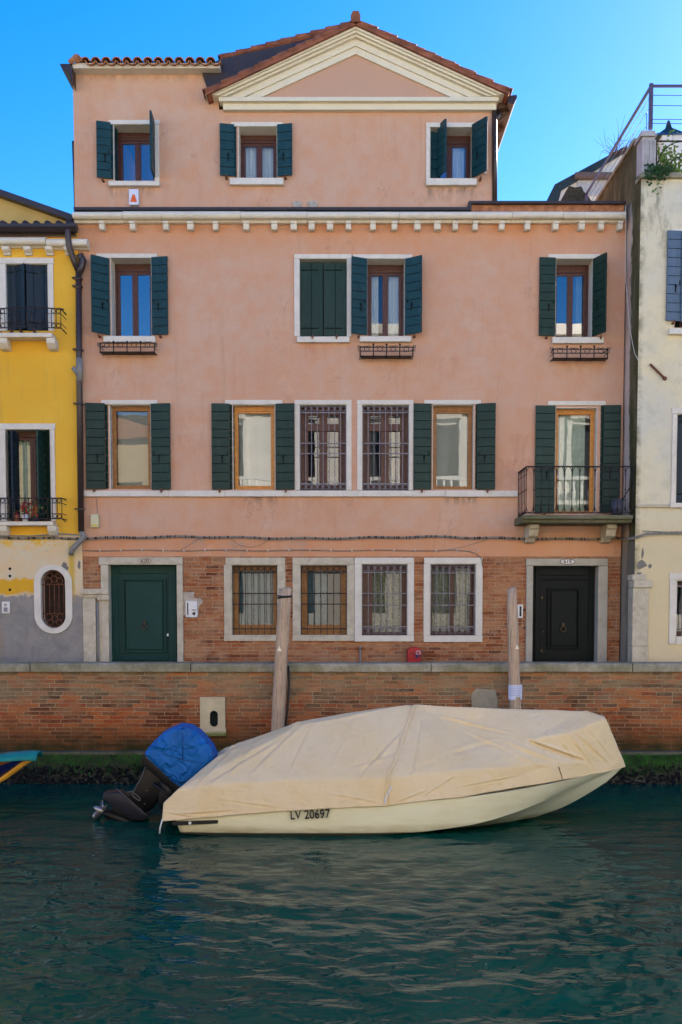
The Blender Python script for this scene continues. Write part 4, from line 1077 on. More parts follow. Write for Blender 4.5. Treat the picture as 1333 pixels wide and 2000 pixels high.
def opposite():
    oh = empty('opposite_palace', (3, -22, 1.2), 'white stone palace with balustrades facing the pink house, reflected in its windows', 'building')
    Y = -21.6
    m = MB(); x0, x1 = -6.5, 30; zt = 14.0
    hs = []
    for k in range(12):
        xc = -4.6+k*2.9
        hs += [(xc-.65, xc+.65, 7.2, 10.2), (xc-.6, xc+.6, 11.2, 13.0), (xc-.6, xc+.6, 2.6, 5.4)]
    w = MB(); wall_grid(w, x0, x1, 1.2, zt, Y, hs, -.35)
    # mirror normals do not matter; thick body
    w.box(x0, x1, Y-8, Y-7.7, 1.2, zt); w.box(x0, x0+.3, Y-7.7, Y-.36, 1.2, zt); w.box(x1-.3, x1, Y-7.7, Y-.36, 1.2, zt); w.box(x0, x1, Y-8, Y-.3, zt, zt+.05)
    w.build('wall', simple('palace_stone', (.74,.71,.65), .85, 2, .08, .2), oh)
    g = MB()
    for a, b, c, d in hs: g.box(a, b, Y-.5, Y-.35, c, d)
    g.build('window_band', simple('palace_dark_glass', (.06,.07,.08), .15, 3, .1, 0), oh)
    c = MB(); c.box(x0-.1, x1, Y, Y+.45, zt-.25, zt+.15); c.box(x0, x1, Y, Y+.18, 6.45, 6.75); c.box(x0, x1, Y, Y+.15, 10.6, 10.8)
    for k in range(12):
        xc = -4.6+k*2.9
        for h_ in hs[3*k:3*k+2]: 
            c.box(h_[0]-.18, h_[0]-.001, Y, Y+.10, h_[2], h_[3]+.2); c.box(h_[1]+.001, h_[1]+.18, Y, Y+.10, h_[2], h_[3]+.2); c.box(h_[0]-.1, h_[1]+.1, Y, Y+.2, h_[3]+.2, h_[3]+.38)
    c.build('cornice', MATS['palace_stone'], oh)
    b = MB(); b.box(x0+.2, x1, Y+.02, Y+1.0, 6.9, 7.05); b.box(x0+.2, x1, Y+.85, Y+1.0, 7.85, 8.0)
    x = x0+.3
    while x < x1:
        b.tube([(x, Y+.92, 7.06), (x, Y+.92, 7.2), (x, Y+.92, 7.4), (x, Y+.92, 7.65), (x, Y+.92, 7.84)], [.05, .06, .10, .045, .06], 8); x += .32
    b.build('balustrade', simple('white_marble', (.86,.85,.82), .6, 5, .05, .1), oh)
    MB().box(-3.2, -1.6, Y-2.5, Y-1.2, 14.05, 15.4).box(-3.4, -1.4, Y-2.7, Y-1.0, 15.4, 15.6).box(5.5, 6.5, Y-1.5, Y-.6, 14.05, 15.8).build('chimney', MATS['palace_stone'], oh)
    lh = empty('opposite_low_house', (-15, -22, 1.2), 'lower ochre house across the canal, left of the white palace', 'house')
    MB().box(-34, -6.55, Y-8, Y, 1.2, 9.6).build('wall', simple('ochre_render', (.55,.42,.25), .9, 2, .1, .2), lh)
    MB().prismx([(Y+.3, 9.61), (Y-8.3, 9.61), (Y-4, 11.3)], -34.2, -6.5).build('roof', TILE2, lh)
    q = MB()
    for k in range(9):
        for z in (2.6, 6.2): q.box(-9-k*2.8, -8-k*2.8, Y, Y+.03, z, z+1.7)
    q.build('window_band', SHUT_G, lh)
    rh = empty('shading_house', (30, 0, 1.05), 'unseen plain house added to the right to shade the canal', 'house')  # out-of-view house row, added so its shadow falls across the canal
    MB().box(15.05, 55, -.6, 9, ZP, 11.5).build('wall', CREAM, rh)
    MB().prismx([(-.9, 11.51), (9.3, 11.51), (4.2, 13.2)], 15.0, 55.2).build('roof', TILE2, rh)
opposite()

# ================================================================== QUAY WALL
QY = -2.0
qw = empty('quay_wall', (0, -1.85, 0), 'old red brick quay wall with worn stone coping above the canal', 'wall')
zt = P(700,1313,QY)[1]; zl = P(700,1468,-2.15)[1]
# pieces around the outfall stone hole
MB().box(-40, 40, QY, -1.66, zl-.02, zt).build('brick_wall', QBRICK, qw)
MB().box(-40, 40, -2.17, QY+.01, zl-.06, zl).build('ledge', LEDGE, qw, bevel=.01)
MB().box(-40, 40, -2.14, -1.66, -1.6, zl-.061).build('footing', stone('wet_footing', (.035,.04,.03), (.012,.012,.010), .8, 9, rough=.5), qw)
zc_a, zc_b = zt+.001, P(700,1297,QY-.06)[1]
xs = [-40, -12, P(61,1305,QY)[0], P(374,1305,QY)[0], P(842,1305,QY)[0], P(1234,1305,QY)[0], 12, 40]
for i in range(len(xs)-1):
    dz = [0,.0,.004,-.003,.002,0,-.006,0][i]
    m = MB(); m.prismx([(QY-.06, zc_a+.012), (QY-.045, zc_a), (-1.60, zc_a), (-1.60, zc_b+dz-.01), (-1.64, zc_b+dz+.012), (QY-.03, zc_b+dz+.012), (QY-.06, zc_b+dz-.02)], xs[i]+.006, xs[i+1]-.006)
    m.build('coping_stone', COPING, qw, bevel=.008)
# outfall stone with an oval drain hole
def plate_hole(rect, ho, Yf, th, mat, name, parent):
    """stone plate: outer rectangle with stadium hole via ring to rectangle"""
    a, b, c, d = RC(*rect, Yf); n = 40; cx_, cz_ = P(*ho[:2], Yf); rx, rz = ho[2], ho[3]
    pin = oval(cx_, cz_, rx, rz, n); pout = []
    for k in range(n):
        an = 2*math.pi*k/n; dx, dz = math.cos(an), math.sin(an); s_ = 1e9
        if dx > 1e-6: s_ = min(s_, (b-cx_)/dx)
        if dx < -1e-6: s_ = min(s_, (a-cx_)/dx)
        if dz > 1e-6: s_ = min(s_, (d-cz_)/dz)
        if dz < -1e-6: s_ = min(s_, (c-cz_)/dz)
        pout.append((cx_+dx*s_, cz_+dz*s_))
    corners = [(a, c), (b, c), (b, d), (a, d)]
    for q in corners:
        k = min(range(n), key=lambda k: (pout[k][0]-q[0])**2+(pout[k][1]-q[1])**2); pout[k] = q
    m = MB(); oval_ring(m, pin, pout, Yf, Yf+th); m.mat(1)
    m.prism(oval(cx_, cz_, rx, rz, n), QY-.0015, QY-.0005)
    return m.build(name, [mat, GAP], parent)
OT = NT('outfall_stone'); on_ = OT.noise(4, det=6, rough=.7); _, _, oz_ = OT.xyz()
oc = OT.ramp(on_, [(.35, (.60,.51,.33)), (.7, (.46,.38,.24))]); zb_o = P(416,1438,QY)[1]
oc = OT.mix(OT.math('MULTIPLY', OT.band(OT.math('ADD', oz_, OT.math('MULTIPLY', on_, .08)), -9, -8, zb_o+.09, zb_o+.14), .85), oc, (.12,.15,.02))
OUTF = OT.fin(oc, .8, OT.bump(on_, .3, .01), spec=.2)
plate_hole((391,1362,440,1438), (418,1404,.068,.135), QY-.06, .06, OUTF, 'outfall_stone', qw)
a, b, c_, d = RC(388,1412,442,1438,QY-.08); MB().box(a, b, QY-.085, QY-.061, c_, c_+.125).build('outfall_sill', OUTF, qw, bevel=.01)
a, b, c_, d = RC(923,1345,971,1392,QY-.02); MB().prism([(a,c_),(b,c_),(b+.02,d-.2),(b-.03,d-.02),(a+.06,d),(a-.02,d-.1)], QY-.018, QY).build('cement_patch', stone('pale_cement', (.33,.29,.22), (.2,.17,.12), .7, 6), qw)

# algae and mussels
def algae():
    m = MB()
    for i in range(15000):
        x = random.uniform(-8.5, 8.5); z = zl-.03 - abs(random.gauss(0, .17))
        dens = .5+.5*math.sin(x*1.7)+.4*math.sin(x*4.1+1)
        if z < zl-.36 or random.random() > .38+.62*dens+(.4 if x > 2 else 0) or (z < zl-.2 and random.random() > .25+.4*dens): continue
        y = -2.16-random.random()*.02; L = random.uniform(.025, .07); w_ = random.uniform(.004, .010); dx = random.gauss(0, .35)*L
        m.add([(x-w_, y, z), (x+w_, y, z), (x+dx, y-random.uniform(.005,.035), z-L)], [(0, 1, 2)])
    t = NT('algae'); n = t.noise(5, det=4); mt = t.fin(t.ramp(n, [(.3, (.005,.030,.003)), (.68, (.040,.145,.014))]), .8)
    o = m.build('algae', mt); tag(o, 'bright green algae hanging below the stone ledge of the quay wall', 'algae', kind='stuff')
    m = MB()
    for i in range(5200):
        x = random.uniform(-8.5, 8.5); z = random.uniform(-.02, zl-.26) + random.gauss(0, .02); r_ = random.uniform(.014, .032)
        if z > zl-.2: continue
        c = Vector((x, -2.15, z)); an = random.uniform(0, 3.14); u = Vector((math.cos(an), 0, math.sin(an)))*r_*1.5; v = Vector((-math.sin(an), 0, math.cos(an)))*r_*.7; n_ = Vector((0, -r_*.9, 0))
        m.mat(1 if random.random() < .10 else 0)
        m.add([c-u, c+v, c+u, c-v, c+n_], [(0,1,4),(1,2,4),(2,3,4),(3,0,4)])
    o = m.build('mussels', [simple('mussel_shell', (.009,.008,.006), .45, 20, .6, .3, spec=.5), simple('pale_shell', (.11,.085,.06), .6, 20, .4, .3)])
    tag(o, 'dark mussels and shells crusting the wet footing at the waterline', 'mussels', kind='stuff')
algae()

# ================================================================== MOORING POSTS
WOOD = NT('post_wood'); xq = WOOD.noise(14, WOOD.map((4, 4, .25)), det=6, rough=.7)
x_, y_, z_ = WOOD.xyz()
cc = WOOD.ramp(xq, [(.3, (.27,.185,.12)), (.5, (.49,.35,.24)), (.75, (.58,.44,.32))])
WR = WOOD.noise(5, WOOD.map((5, 5, .22)), det=4, rough=.6)
cc = WOOD.mix(WOOD.ramp(WR, [(.54,0.0),(.57,.5),(.60,0.0)]), cc, (.07,.045,.03))
cc = WOOD.mix(WOOD.band(z_, -9, -8, .35, .8), cc, (.04,.038,.02))
WOODM = WOOD.fin(cc, .85, WOOD.bump(xq, .6, .01), spec=.15)
def post(name, label, Yp, top, bot, wt, wb, chisel, cat='mooring post'):
    p1 = PW(*top, Yp); p0 = PW(*bot, Yp); d = (p1-p0).normalized(); base = p0 - d*((p0.z+1.5)/d.z)
    s = 18.5+Yp
    r1 = wt/2/FPX*s; r0 = wb/2/FPX*s
    e = empty(name, base, label, cat, 'wooden mooring posts in front of the quay wall')
    m = MB(); n = 14; pts = []; rad = []
    for i in range(n+1):
        u = i/n; q = base.lerp(p1, u); q = q + Vector((.008*math.sin(u*7), .006*math.cos(u*5), 0)); pts.append(q); rad.append(r0*1.04+(r1-r0*1.04)*u**1.0 + random.uniform(-.002, .002))
    if chisel: rad[-1] *= .82; 
    pts.append(p1 + d*.015); rad.append(rad[-1]*(.72 if not chisel else .55))
    m.tube(pts, rad, 20); m.build('shaft', WOODM, e)
    return e, p0, p1, r0, r1, d
e1, p0, p1, r0, r1, dd = post('mooring_post', 'leaning wooden mooring post with a black band at its top', -2.32, (557.5,1150), (543,1432), 25, 26, False)
bm = MB()
for k in range(3): 
    c = p1 - dd*(.11+.018*k); bm.tube([c+Vector((math.cos(a)*(r1+.008), math.sin(a)*(r1+.008), .012*math.sin(a*1+k))) for a in [2*math.pi*q/20 for q in range(20)]], .010, 6, closed=True)
bm.build('rope_band', BLACKP, e1)
REFL = simple('reflector_white', (.80,.72,.55), .5, 4, .05, 0)
c = PW(547,1267,-2.32)+Vector((0,-r0-.006,0)); MB().prism([(c.x-.04,c.z-.035),(c.x+.04,c.z-.035),(c.x,c.z+.045)], c.y-.004, c.y+.01).build('reflector', REFL, e1)
hm = MB(); hp = [PW(562,1300,-2.2)+Vector((.0,0,0)), PW(564,1330,-2.2), PW(562,1370,-2.25), PW(558,1410,-2.3), PW(552,1440,-2.3), PW(545,1520,-2.3)]
hm.tube([h_+Vector((.01,0,0)) for h_ in hp], .018, 8); tag(hm.build('hose', BLACKP), 'black hose hanging down beside the leaning mooring post', 'hose')
e2, p0, p1, r0, r1, dd = post('mooring_post', 'upright wooden mooring post wrapped with a white paper notice', -2.32, (999.5,1150), (1008,1390), 21, 25, True)
c = PW(1008,1263,-2.32)+Vector((0,-r0-.006,0)); MB().prism([(c.x-.03,c.z-.035),(c.x+.03,c.z-.035),(c.x,c.z+.04)], c.y-.004, c.y+.01).build('reflector', REFL, e2)
nm = MB(); zt_, zb_ = P(1007,1337,-2.32)[1], P(1007,1366,-2.32)[1]; cxa = P(1006.5,1350,-2.32)[0]; cya = -2.32; rr_ = r0+.006
vs = []; fs = []; N = 18
for k in range(N+1):
    a = math.pi*(1.02 + .96*k/N); zz_ = zb_ + (.05 if abs(k-N*.62) < 2.2 else 0) + .012*math.sin(k*2.1)
    for z in (zz_, (zz_+zt_)/2, zt_+.004*math.sin(k)): vs.append((cxa+rr_*math.cos(a)*1.03, cya+rr_*math.sin(a)*1.03-.004, z))
    for z in (zz_, (zz_+zt_)/2, zt_+.004*math.sin(k)): vs.append((cxa+(rr_-.004)*math.cos(a)*1.0, cya+(rr_-.004)*math.sin(a), z))
for k in range(N):
    for j in range(2): fs.append((k*6+j, (k+1)*6+j, (k+1)*6+j+1, k*6+j+1))
    for j in range(3, 5): fs.append((k*6+j+1, (k+1)*6+j+1, (k+1)*6+j, k*6+j))
nm.add(vs, fs)
notice = nm.build('paper_notice', simple('notice_paper', (.62,.64,.78), .7, 5, .06, .1)); tag(notice, 'white paper notice wrapped round the upright mooring post', 'notice')
ln = MB()
for i in range(6):
    z = zt_-.03-.028*i
    for (k0, k1) in ((3, 8), (8.6, 14.5-(i % 3))):
        ln.tube([(cxa+(rr_*1.03+.002)*math.cos(math.pi*(1.02+.96*(k0+(k1-k0)*q/4)/N)), cya+(rr_*1.03+.003)*math.sin(math.pi*(1.02+.96*(k0+(k1-k0)*q/4)/N))-.004, z) for q in range(5)], .0028, 4)
ln.build('printed_lines', simple('faded_ink', (.22,.24,.45), .8), notice)

# ================================================================== BOAT
bt = empty('motorboat', (.8, -4.9, 0), 'cream hulled motorboat numbered LV 20697 moored under a beige cover', 'boat')
BY = -4.92
HULL = NT('hull_gelcoat'); x_, y_, z_ = HULL.xyz(); hn = HULL.noise(5, HULL.map((.4,1,2)), det=5)
hc = HULL.mix(HULL.ramp(hn, [(.4,0.0),(.75,.5)]), (.82,.78,.58), (.66,.59,.35))
low_ = HULL.band(z_, -9, -8, .055, .16)
hc = HULL.mix(HULL.math('MULTIPLY', low_, HULL.ramp(hn, [(.3,.35),(.6,.9)])), hc, (.33,.26,.12))
hc = HULL.mix(HULL.band(z_, -9, -8, .035, .05), hc, (.03,.03,.02))
HULLM = HULL.fin(hc, .25, spec=.5)
# stations: X, sheer half beam, sheer z, chine half beam, chine z, keel z
ST = [(-2.16,.96,.33,.90,.02,-.15),(-1.5,.99,.34,.93,.00,-.18),(-.5,1.02,.37,.95,.00,-.20),(.5,1.02,.42,.94,.01,-.20),(1.2,.98,.47,.88,.06,-.19),(1.8,.90,.52,.77,.13,-.16),
      (2.3,.79,.57,.62,.24,-.08),(2.7,.67,.62,.47,.36,.05),(3.1,.51,.67,.31,.49,.20),(3.45,.33,.72,.17,.60,.40),(3.70,.17,.75,.07,.69,.57),(3.86,.03,.78,.012,.765,.73)]
def interp(X, tab):
    X = min(max(X, tab[0][0]), tab[-1][0])
    for a, b in zip(tab, tab[1:]):
        if X <= b[0]:
            u = (X-a[0])/(b[0]-a[0]); return [a[i]+(b[i]-a[i])*u for i in range(1, len(a))]
def cr(X, tab):
    """smooth (Catmull-Rom like) interpolation by numpy on each column"""
    xs_ = np.array([t_[0] for t_ in tab]); out = []
    for i in range(1, len(tab[0])):
        ys = np.array([t_[i] for t_ in tab]); 
        m_ = np.gradient(ys, xs_); k = int(np.clip(np.searchsorted(xs_, X)-1, 0, len(xs_)-2)); h_ = xs_[k+1]-xs_[k]; u = min(max((X-xs_[k])/h_, 0), 1)
        out.append(float((2*u**3-3*u**2+1)*ys[k]+(u**3-2*u**2+u)*h_*m_[k]+(-2*u**3+3*u**2)*ys[k+1]+(u**3-u**2)*h_*m_[k+1]))
    return out
hm = MB(); NS = 60; ring_n = 0; vs = []
for i in range(NS+1):
    X = -2.16 + (3.86+2.16)*i/NS; hb, sz, cb, cz, kz = cr(X, ST); rk = .10*max(0, 1-(X+2.16)/.4)
    row = [(-hb, sz), (-(hb*.74+cb*.26), sz*.66+cz*.34), (-(hb*.42+cb*.58), sz*.33+cz*.67), (-cb, cz), (-cb*.93, cz-.012), (-cb*.5, (cz+kz)/2-.02), (0, kz), (cb*.5, (cz+kz)/2-.02), (cb*.93, cz-.012), (cb, cz), (hb*.42+cb*.58, sz*.33+cz*.67), (hb*.74+cb*.26, sz*.66+cz*.34), (hb, sz)]
    ring_n = len(row); vs += [(X+rk*(sz-z)/.33, BY+a, z) for a, z in row]
fs = [(i*ring_n+k, (i+1)*ring_n+k, (i+1)*ring_n+k+1, i*ring_n+k+1) for i in range(NS) for k in range(ring_n-1)]
hm.add(vs, fs, False); hm.add([vs[k] for k in range(ring_n)], [tuple(range(ring_n))]); hm.add([vs[NS*ring_n+k] for k in range(ring_n)], [tuple(range(ring_n-1,-1,-1))])
hull = hm.build('hull', HULLM, bt)
for p in hull.data.polygons: p.use_smooth = True
es = hull.modifiers.new('w', 'WELD'); es.merge_threshold = .001
hull.data.set_sharp_from_angle(angle=math.radians(22)) if hasattr(hull.data, 'set_sharp_from_angle') else None
# gunwale deck
dk = MB(); vs = []
for i in range(NS+1):
    X = -2.16+(6.02)*i/NS; hb, sz, *_ = cr(X, ST); vs += [(X, BY-hb, sz), (X, BY+hb, sz)]
dk.add(vs, [(2*i, 2*i+1, 2*i+3, 2*i+2) for i in range(NS)]); dk.build('deck', HULLM, bt)
# black rubbing strip at the stern and registration number
def hull_pt(px, py):
    """point on near hull side under pixel"""
    y = BY-1.0
    for _ in range(6):
        x, z = P(px, py, y); hb, sz, cb, cz, kz = cr(x, ST); u = max(0, min(1, (sz-z)/(sz-cz))); y = BY - (hb*(1-u*u*.5)+cb*u*u*.5)
    return Vector((x, y, z))
a = hull_pt(338,1608); b = hull_pt(426,1605)
MB().prism([(a.x, a.z-.025), (b.x, b.z-.022), (b.x, b.z+.022), (a.x, a.z+.025)], a.y-.035, a.y+.02).build('rubbing_strip', BLACKP, bt, bevel=.006)
c = hull_pt(372,1606.5); MB().prism([(c.x+.02*math.cos(k*.6283), c.z+.02*math.sin(k*.6283)) for k in range(10)], a.y-.045, a.y-.03).build('strip_screw', WHITEP, bt)
c = hull_pt(606,1590.5); tx = text_mesh('LV 20697', 'registration_number', .165, (c.x, BY-1.045, c.z), Matrix.Rotation(math.radians(-2.2), 3, 'Y') @ FRONT, BLACKP, bt, .012, .80)

# ---- beige cover
CLOTH = NT('cover_cloth'); cn = CLOTH.noise(1.4, det=5, dist=.4); wn_ = CLOTH.noise(5, CLOTH.map((1,1,1.6)), det=5, rough=.55, dist=1.2)
cc = CLOTH.mix(CLOTH.ramp(cn, [(.35,0.0),(.7,1.0)]), (.69,.53,.30), (.72,.59,.39))
cc = CLOTH.mix(CLOTH.ramp(wn_, [(.55,0.0),(.8,.35)]), cc, (.58,.42,.22))
cc = CLOTH.mix(CLOTH.ramp(CLOTH.noise(9, CLOTH.map((1.4,1,.5)), det=6, rough=.8), [(.60,0.0),(.75,.25)]), cc, (.40,.33,.22))
def ridged(t, sc, vec, pw=7, dist=.6, det=2):
    n_ = t.noise(sc, vec, det=det, rough=.5, dist=dist)
    return t.math('POWER', t.math('SUBTRACT', 1.0, t.math('ABSOLUTE', t.math('SUBTRACT', t.math('MULTIPLY', n_, 2.0), 1.0))), pw)
cr1 = CLOTH.math('ADD', ridged(CLOTH, 1.1, CLOTH.map((1,1,1.3), (0,.5,0)), 9), CLOTH.math('MULTIPLY', ridged(CLOTH, 2.6, CLOTH.map((.6,1,1.6), (0,-.5,0)), 8), .5))
wn_ = CLOTH.math('ADD', wn_, CLOTH.math('MULTIPLY', cr1, .28))
CLOTHM = CLOTH.fin(cc, .9, CLOTH.bump(CLOTH.math('ADD', wn_, CLOTH.math('MULTIPLY', CLOTH.noise(60), .05)), .34, .05), spec=.1)
def hash_noise(x, y, s=1.0):
    return math.sin(x*2.1*s+1.3*math.sin(y*3.1*s))*.5+math.sin(x*4.7*s-y*5.3*s+2.0)*.3+math.sin(x*9.1*s+y*7.7*s)*.2

CP = dict(B0=(318,1604,.97),B1=(430,1593,1.02),B2=(575,1582,1.05),B3=(752,1573,1.04),B4=(900,1556,.97),B5=(1060,1529,.68),B6=(1180,1508,.30),B7=(1221,1497,0),
 S0=(321,1570,.95),S1=(350,1541,.94),S2=(470,1528,.95),S3=(600,1523,.95),S4=(757,1519,.95),S5=(880,1506,.91),S6=(1000,1498,.77),S7=(1088,1490,.58),S8=(1150,1489,.38),S9=(1213,1484,.06),
 T0=(341,1556,.55),C0=(345,1561,0),R1=(428,1475,.32),C1=(455,1492,0),R2=(591,1415,.22),C2=(612,1413,0),A=(805,1374.5,0),
 E1=(905,1421,.22),E2=(1029,1446,.47),E3=(1110,1432,.42),E4=(1184,1404,.16),D1=(975,1384,0),D2=(1143,1388,0),D3=(1181,1399,0),N9=(1216,1483,0),CB=(325,1600,0))
CT = """B0 S1 S0;B0 B1 S1;B1 S2 S1;B1 B2 S2;B2 S3 S2;B2 B3 S3;B3 S4 S3;B3 B4 S5;B3 S5 S4;B4 S6 S5;B4 B5 S7;B4 S7 S6;B5 B6 S8;B5 S8 S7;B6 B7 S9;B6 S9 S8;S0 S1 T0;S1 R1 T0;S1 R2 R1;
R2 S1 S2;R2 S2 S3;R2 S3 A;A S3 S4;T0 R1 C1;T0 C1 C0;R1 R2 C2;R1 C2 C1;R2 A C2;A E1 D1;E1 E2 D1;E2 E3 D2;E2 D2 D1;E3 E4 D2;E4 D3 D2;A S4 S5;A S5 E1;E1 S5 S6;E1 S6 E2;E2 S6 S7;E2 S7 S8;E2 S8 E3;
E3 S8 E4;E4 S8 S9;E4 S9 N9;E4 N9 D3;S9 B7 N9;B0 S0 T0;B0 T0 C0;B0 C0 CB"""
def cpt(k, side):
    px, py, h_ = CP[k]; x, z = P(px, py, BY-h_); return (x, BY+side*h_, z)
V = []; VI = {}
def vid(k, side):
    key = (k, side if CP[k][2] > 0 else 0)
    if key not in VI: VI[key] = len(V); V.append(cpt(k, side))
    return VI[key]
T = []
for t_ in CT.replace('\n', '').split(';'):
    a, b, c = t_.split(); T.append((vid(a,-1), vid(b,-1), vid(c,-1))); T.append((vid(a,1), vid(c,1), vid(b,1)))
for lev in range(5):
    mid = {}; T2 = []
    def mp_(a, b):
        k = (a, b) if a < b else (b, a)
        if k not in mid: mid[k] = len(V); V.append(tuple((V[a][q]+V[b][q])/2 for q in range(3)))
        return mid[k]
    for a, b, c in T:
        d, e, f_ = mp_(a,b), mp_(b,c), mp_(c,a); T2 += [(a,d,f_),(d,b,e),(f_,e,c),(d,e,f_)]
    T = T2
V = np.array(V); T = np.array(T)
flatV = V.copy()
def edges_of(T): 
    E = np.concatenate([T[:, [0,1]], T[:, [1,2]], T[:, [2,0]]]); E.sort(axis=1); return E
E_ = edges_of(T); Eu, cnt = np.unique(E_, axis=0, return_counts=True); bnd = np.unique(Eu[cnt == 1])
def smooth(V, it, lam=.6):
    for _ in range(it):
        acc = np.zeros_like(V); n_ = np.zeros(len(V)); np.add.at(acc, Eu[:,0], V[Eu[:,1]]); np.add.at(acc, Eu[:,1], V[Eu[:,0]]); np.add.at(n_, Eu[:,0], 1); np.add.at(n_, Eu[:,1], 1)
        N_ = acc/n_[:,None]; N_[bnd] = V[bnd]; V = V+(N_-V)*lam
    return V
V = smooth(V, 3)
FO = [(1029,1446,1150,1490,.034,.022),(990,1452,1090,1490,.022,.02),(785,1502,867,1472,.014,.02),(867,1472,980,1448,.014,.02),(822,1546,885,1507,.012,.02),(770,1556,830,1534,.012,.02),
 (795,1425,700,1510,.016,.025),(788,1468,680,1495,.014,.02),(591,1416,484,1512,.016,.03),(610,1414,560,1512,.010,.03),(1130,1436,1206,1503,.018,.02),(1117,1441,1170,1506,.016,.02),(1098,1445,1135,1500,.012,.018),
 (1150,1420,1210,1490,.010,.02),(640,1420,760,1395,.010,.02),(560,1440,400,1530,.012,.03),(900,1430,1000,1470,.012,.02),(850,1405,1010,1440,.016,.018),(830,1410,800,1515,.014,.02),(820,1400,860,1500,.010,.03),
 (430,1550,560,1566,.010,.015),(560,1566,660,1576,.012,.015),(350,1580,470,1570,.014,.018),(640,1540,740,1556,.010,.018),(330,1575,420,1590,.012,.015),(880,1530,1010,1512,.008,.015),(1000,1470,1060,1500,.012,.015),
 (480,1440,380,1535,.012,.03),(520,1428,440,1520,.008,.03),(1040,1440,1100,1500,.010,.012),(700,1395,640,1500,.008,.04),(930,1480,990,1545,.007,.02)]
nrm = np.zeros_like(V); fn_ = np.cross(V[T[:,1]]-V[T[:,0]], V[T[:,2]]-V[T[:,0]])
for q in range(3): np.add.at(nrm, T[:,q], fn_)
nrm /= np.linalg.norm(nrm, axis=1)[:,None]+1e-9
side = np.sign((V[:,1]-BY)); ctr_ = nrm[:,2]; flip = np.where(np.abs(V[:,1]-BY) > .05, np.sign(nrm[:,1]*side), np.sign(nrm[:,2])); flip[flip == 0] = 1
nrm *= flip[:,None]
X_, Z_ = flatV[:,0], flatV[:,2]
disp = .006*(np.sin(X_*2.6+1.3*np.sin(Z_*5))+.6*np.sin(X_*5.7-Z_*8.3+side*1.7)+.4*np.sin(X_*11+Z_*13+side))
for (x0,y0,x1,y1,am,wd) in FO:
    a = Vector(P(x0,y0,BY-.6)); b = Vector(P(x1,y1,BY-.6)); ex, ez = b.x-a.x, b.y-a.y; L2 = ex*ex+ez*ez
    t_ = ((X_-a.x)*ex+(Z_-a.y)*ez)/L2; dd_ = ((X_-a.x)*ez-(Z_-a.y)*ex)/math.sqrt(L2)
    en = np.where((t_ > 0) & (t_ < 1), np.sin(np.pi*np.clip(t_, 0, 1))**.6, 0)
    disp += am*en*(np.exp(-((dd_+wd*.9)/(wd*.8))**2) - np.exp(-((dd_-wd*.5)/(wd*.7))**2))
low = np.exp(-((Z_-.45)/.12)**2)*(X_ < 2.5)
disp += .006*low*np.sin(X_*23+3*np.sin(X_*5))
V = V+nrm*disp[:,None]
bz = np.zeros(len(V)); bz[bnd] = 1; V[:,2] += bz*.006*np.sin(V[:,0]*9)*np.sin(V[:,0]*3.1)
cvm = MB(); cvm.add([tuple(v) for v in V], [tuple(int(q) for q in t_) for t_ in T], True)
cover = cvm.build('boat_cover', CLOTHM); tag(cover, 'beige canvas cover stretched over the moored motorboat', 'boat cover')
so_ = cover.modifiers.new('solid', 'SOLIDIFY'); so_.thickness = .006; so_.offset = 0
nearm = np.where(V[:,1] < BY+.02)[0]
def on_cover(px, py, h_=.6, off=.010):
    """displaced cover point on the near side closest to the pixel"""
    yv = V[nearm,1]; t_ = (yv-CAM.y)
    # project all near vertices
    dy = V[nearm,1]-CAM.y; dz = V[nearm,2]-CAM.z; fw = dy*math.cos(TH)-dz*math.sin(TH); up = dy*math.sin(TH)+dz*math.cos(TH)
    ppx = CX+FPX*(V[nearm,0]-CAM.x)/fw; ppy = CY0-FPX*up/fw
    front = np.where((ppx-px)**2+(ppy-py)**2 < 30)[0]
    k = front[np.argmin(dy[front])] if len(front) and False else np.argmin((ppx-px)**2+(ppy-py)**2)
    i_ = nearm[k]; return Vector(V[i_])+Vector(nrm[i_])*off
def poly_on(pts, n=8, off=.010):
    out = []
    for (x0,y0),(x1,y1) in zip(pts, pts[1:]):
        for k in range(n): out.append(on_cover(x0+(x1-x0)*k/n, y0+(y1-y0)*k/n, off=off))
    out.append(on_cover(*pts[-1], off=off)); 
    sm_ = [out[0]]+[(out[i-1]+out[i]*2+out[i+1])/4 for i in range(1, len(out)-1)]+[out[-1]]
    return sm_
sm = MB(); sp = poly_on([(805,1381),(790,1432),(757,1519),(751,1570)], 9, .006); sm.tube(sp, .016, 6); sm.tube([p+Vector((.05,0,.0)) for p in sp], .009, 6)
sm.build('seam', CLOTHM, cover)
hm2 = MB(); bl = [Vector(cpt(k, -1)) for k in ('B0','B1','B2','B3','B4','B5','B6','B7')]; hp2 = []
for a, b in zip(bl, bl[1:]):
    for k in range(6): q = a.lerp(b, k/6); q.z += .006*math.sin(q.x*9)*math.sin(q.x*3.1); hp2.append(q+Vector((0,-.003,.004)))
hp2.append(bl[-1]); hm2.tube(hp2, .010, 6); hm2.build('hem', CLOTHM, cover)
st_ = MB(); st_.tube(poly_on([(764,1535),(756,1556),(750,1572)], 5, .016), .012, 6); st_.build('strap', simple('white_strap', (.66,.64,.62), .6), cover)
q = Vector(cpt('B0', -1)); cd_ = MB(); cd_.tube([q+Vector((0,0,.03)), q+Vector((-.03,-.01,-.08)), q+Vector((-.04,0,-.16))], .010, 6); cd_.build('tie_cord', WHITEP, cover)
sl_ = MB(); sl_.tube(poly_on([(1091,1497),(1095,1509),(1098,1522)], 4, .008), .006, 5); sl_.build('stitched_slit', simple('slit_shadow', (.16,.11,.06), .9), cover)
pk_ = MB(); pk_.tube(poly_on([(484,1588),(484,1552),(540,1552),(540,1584)], 6, .003), .004, 5); pk_.build('patch_stitching', CLOTHM, cover)

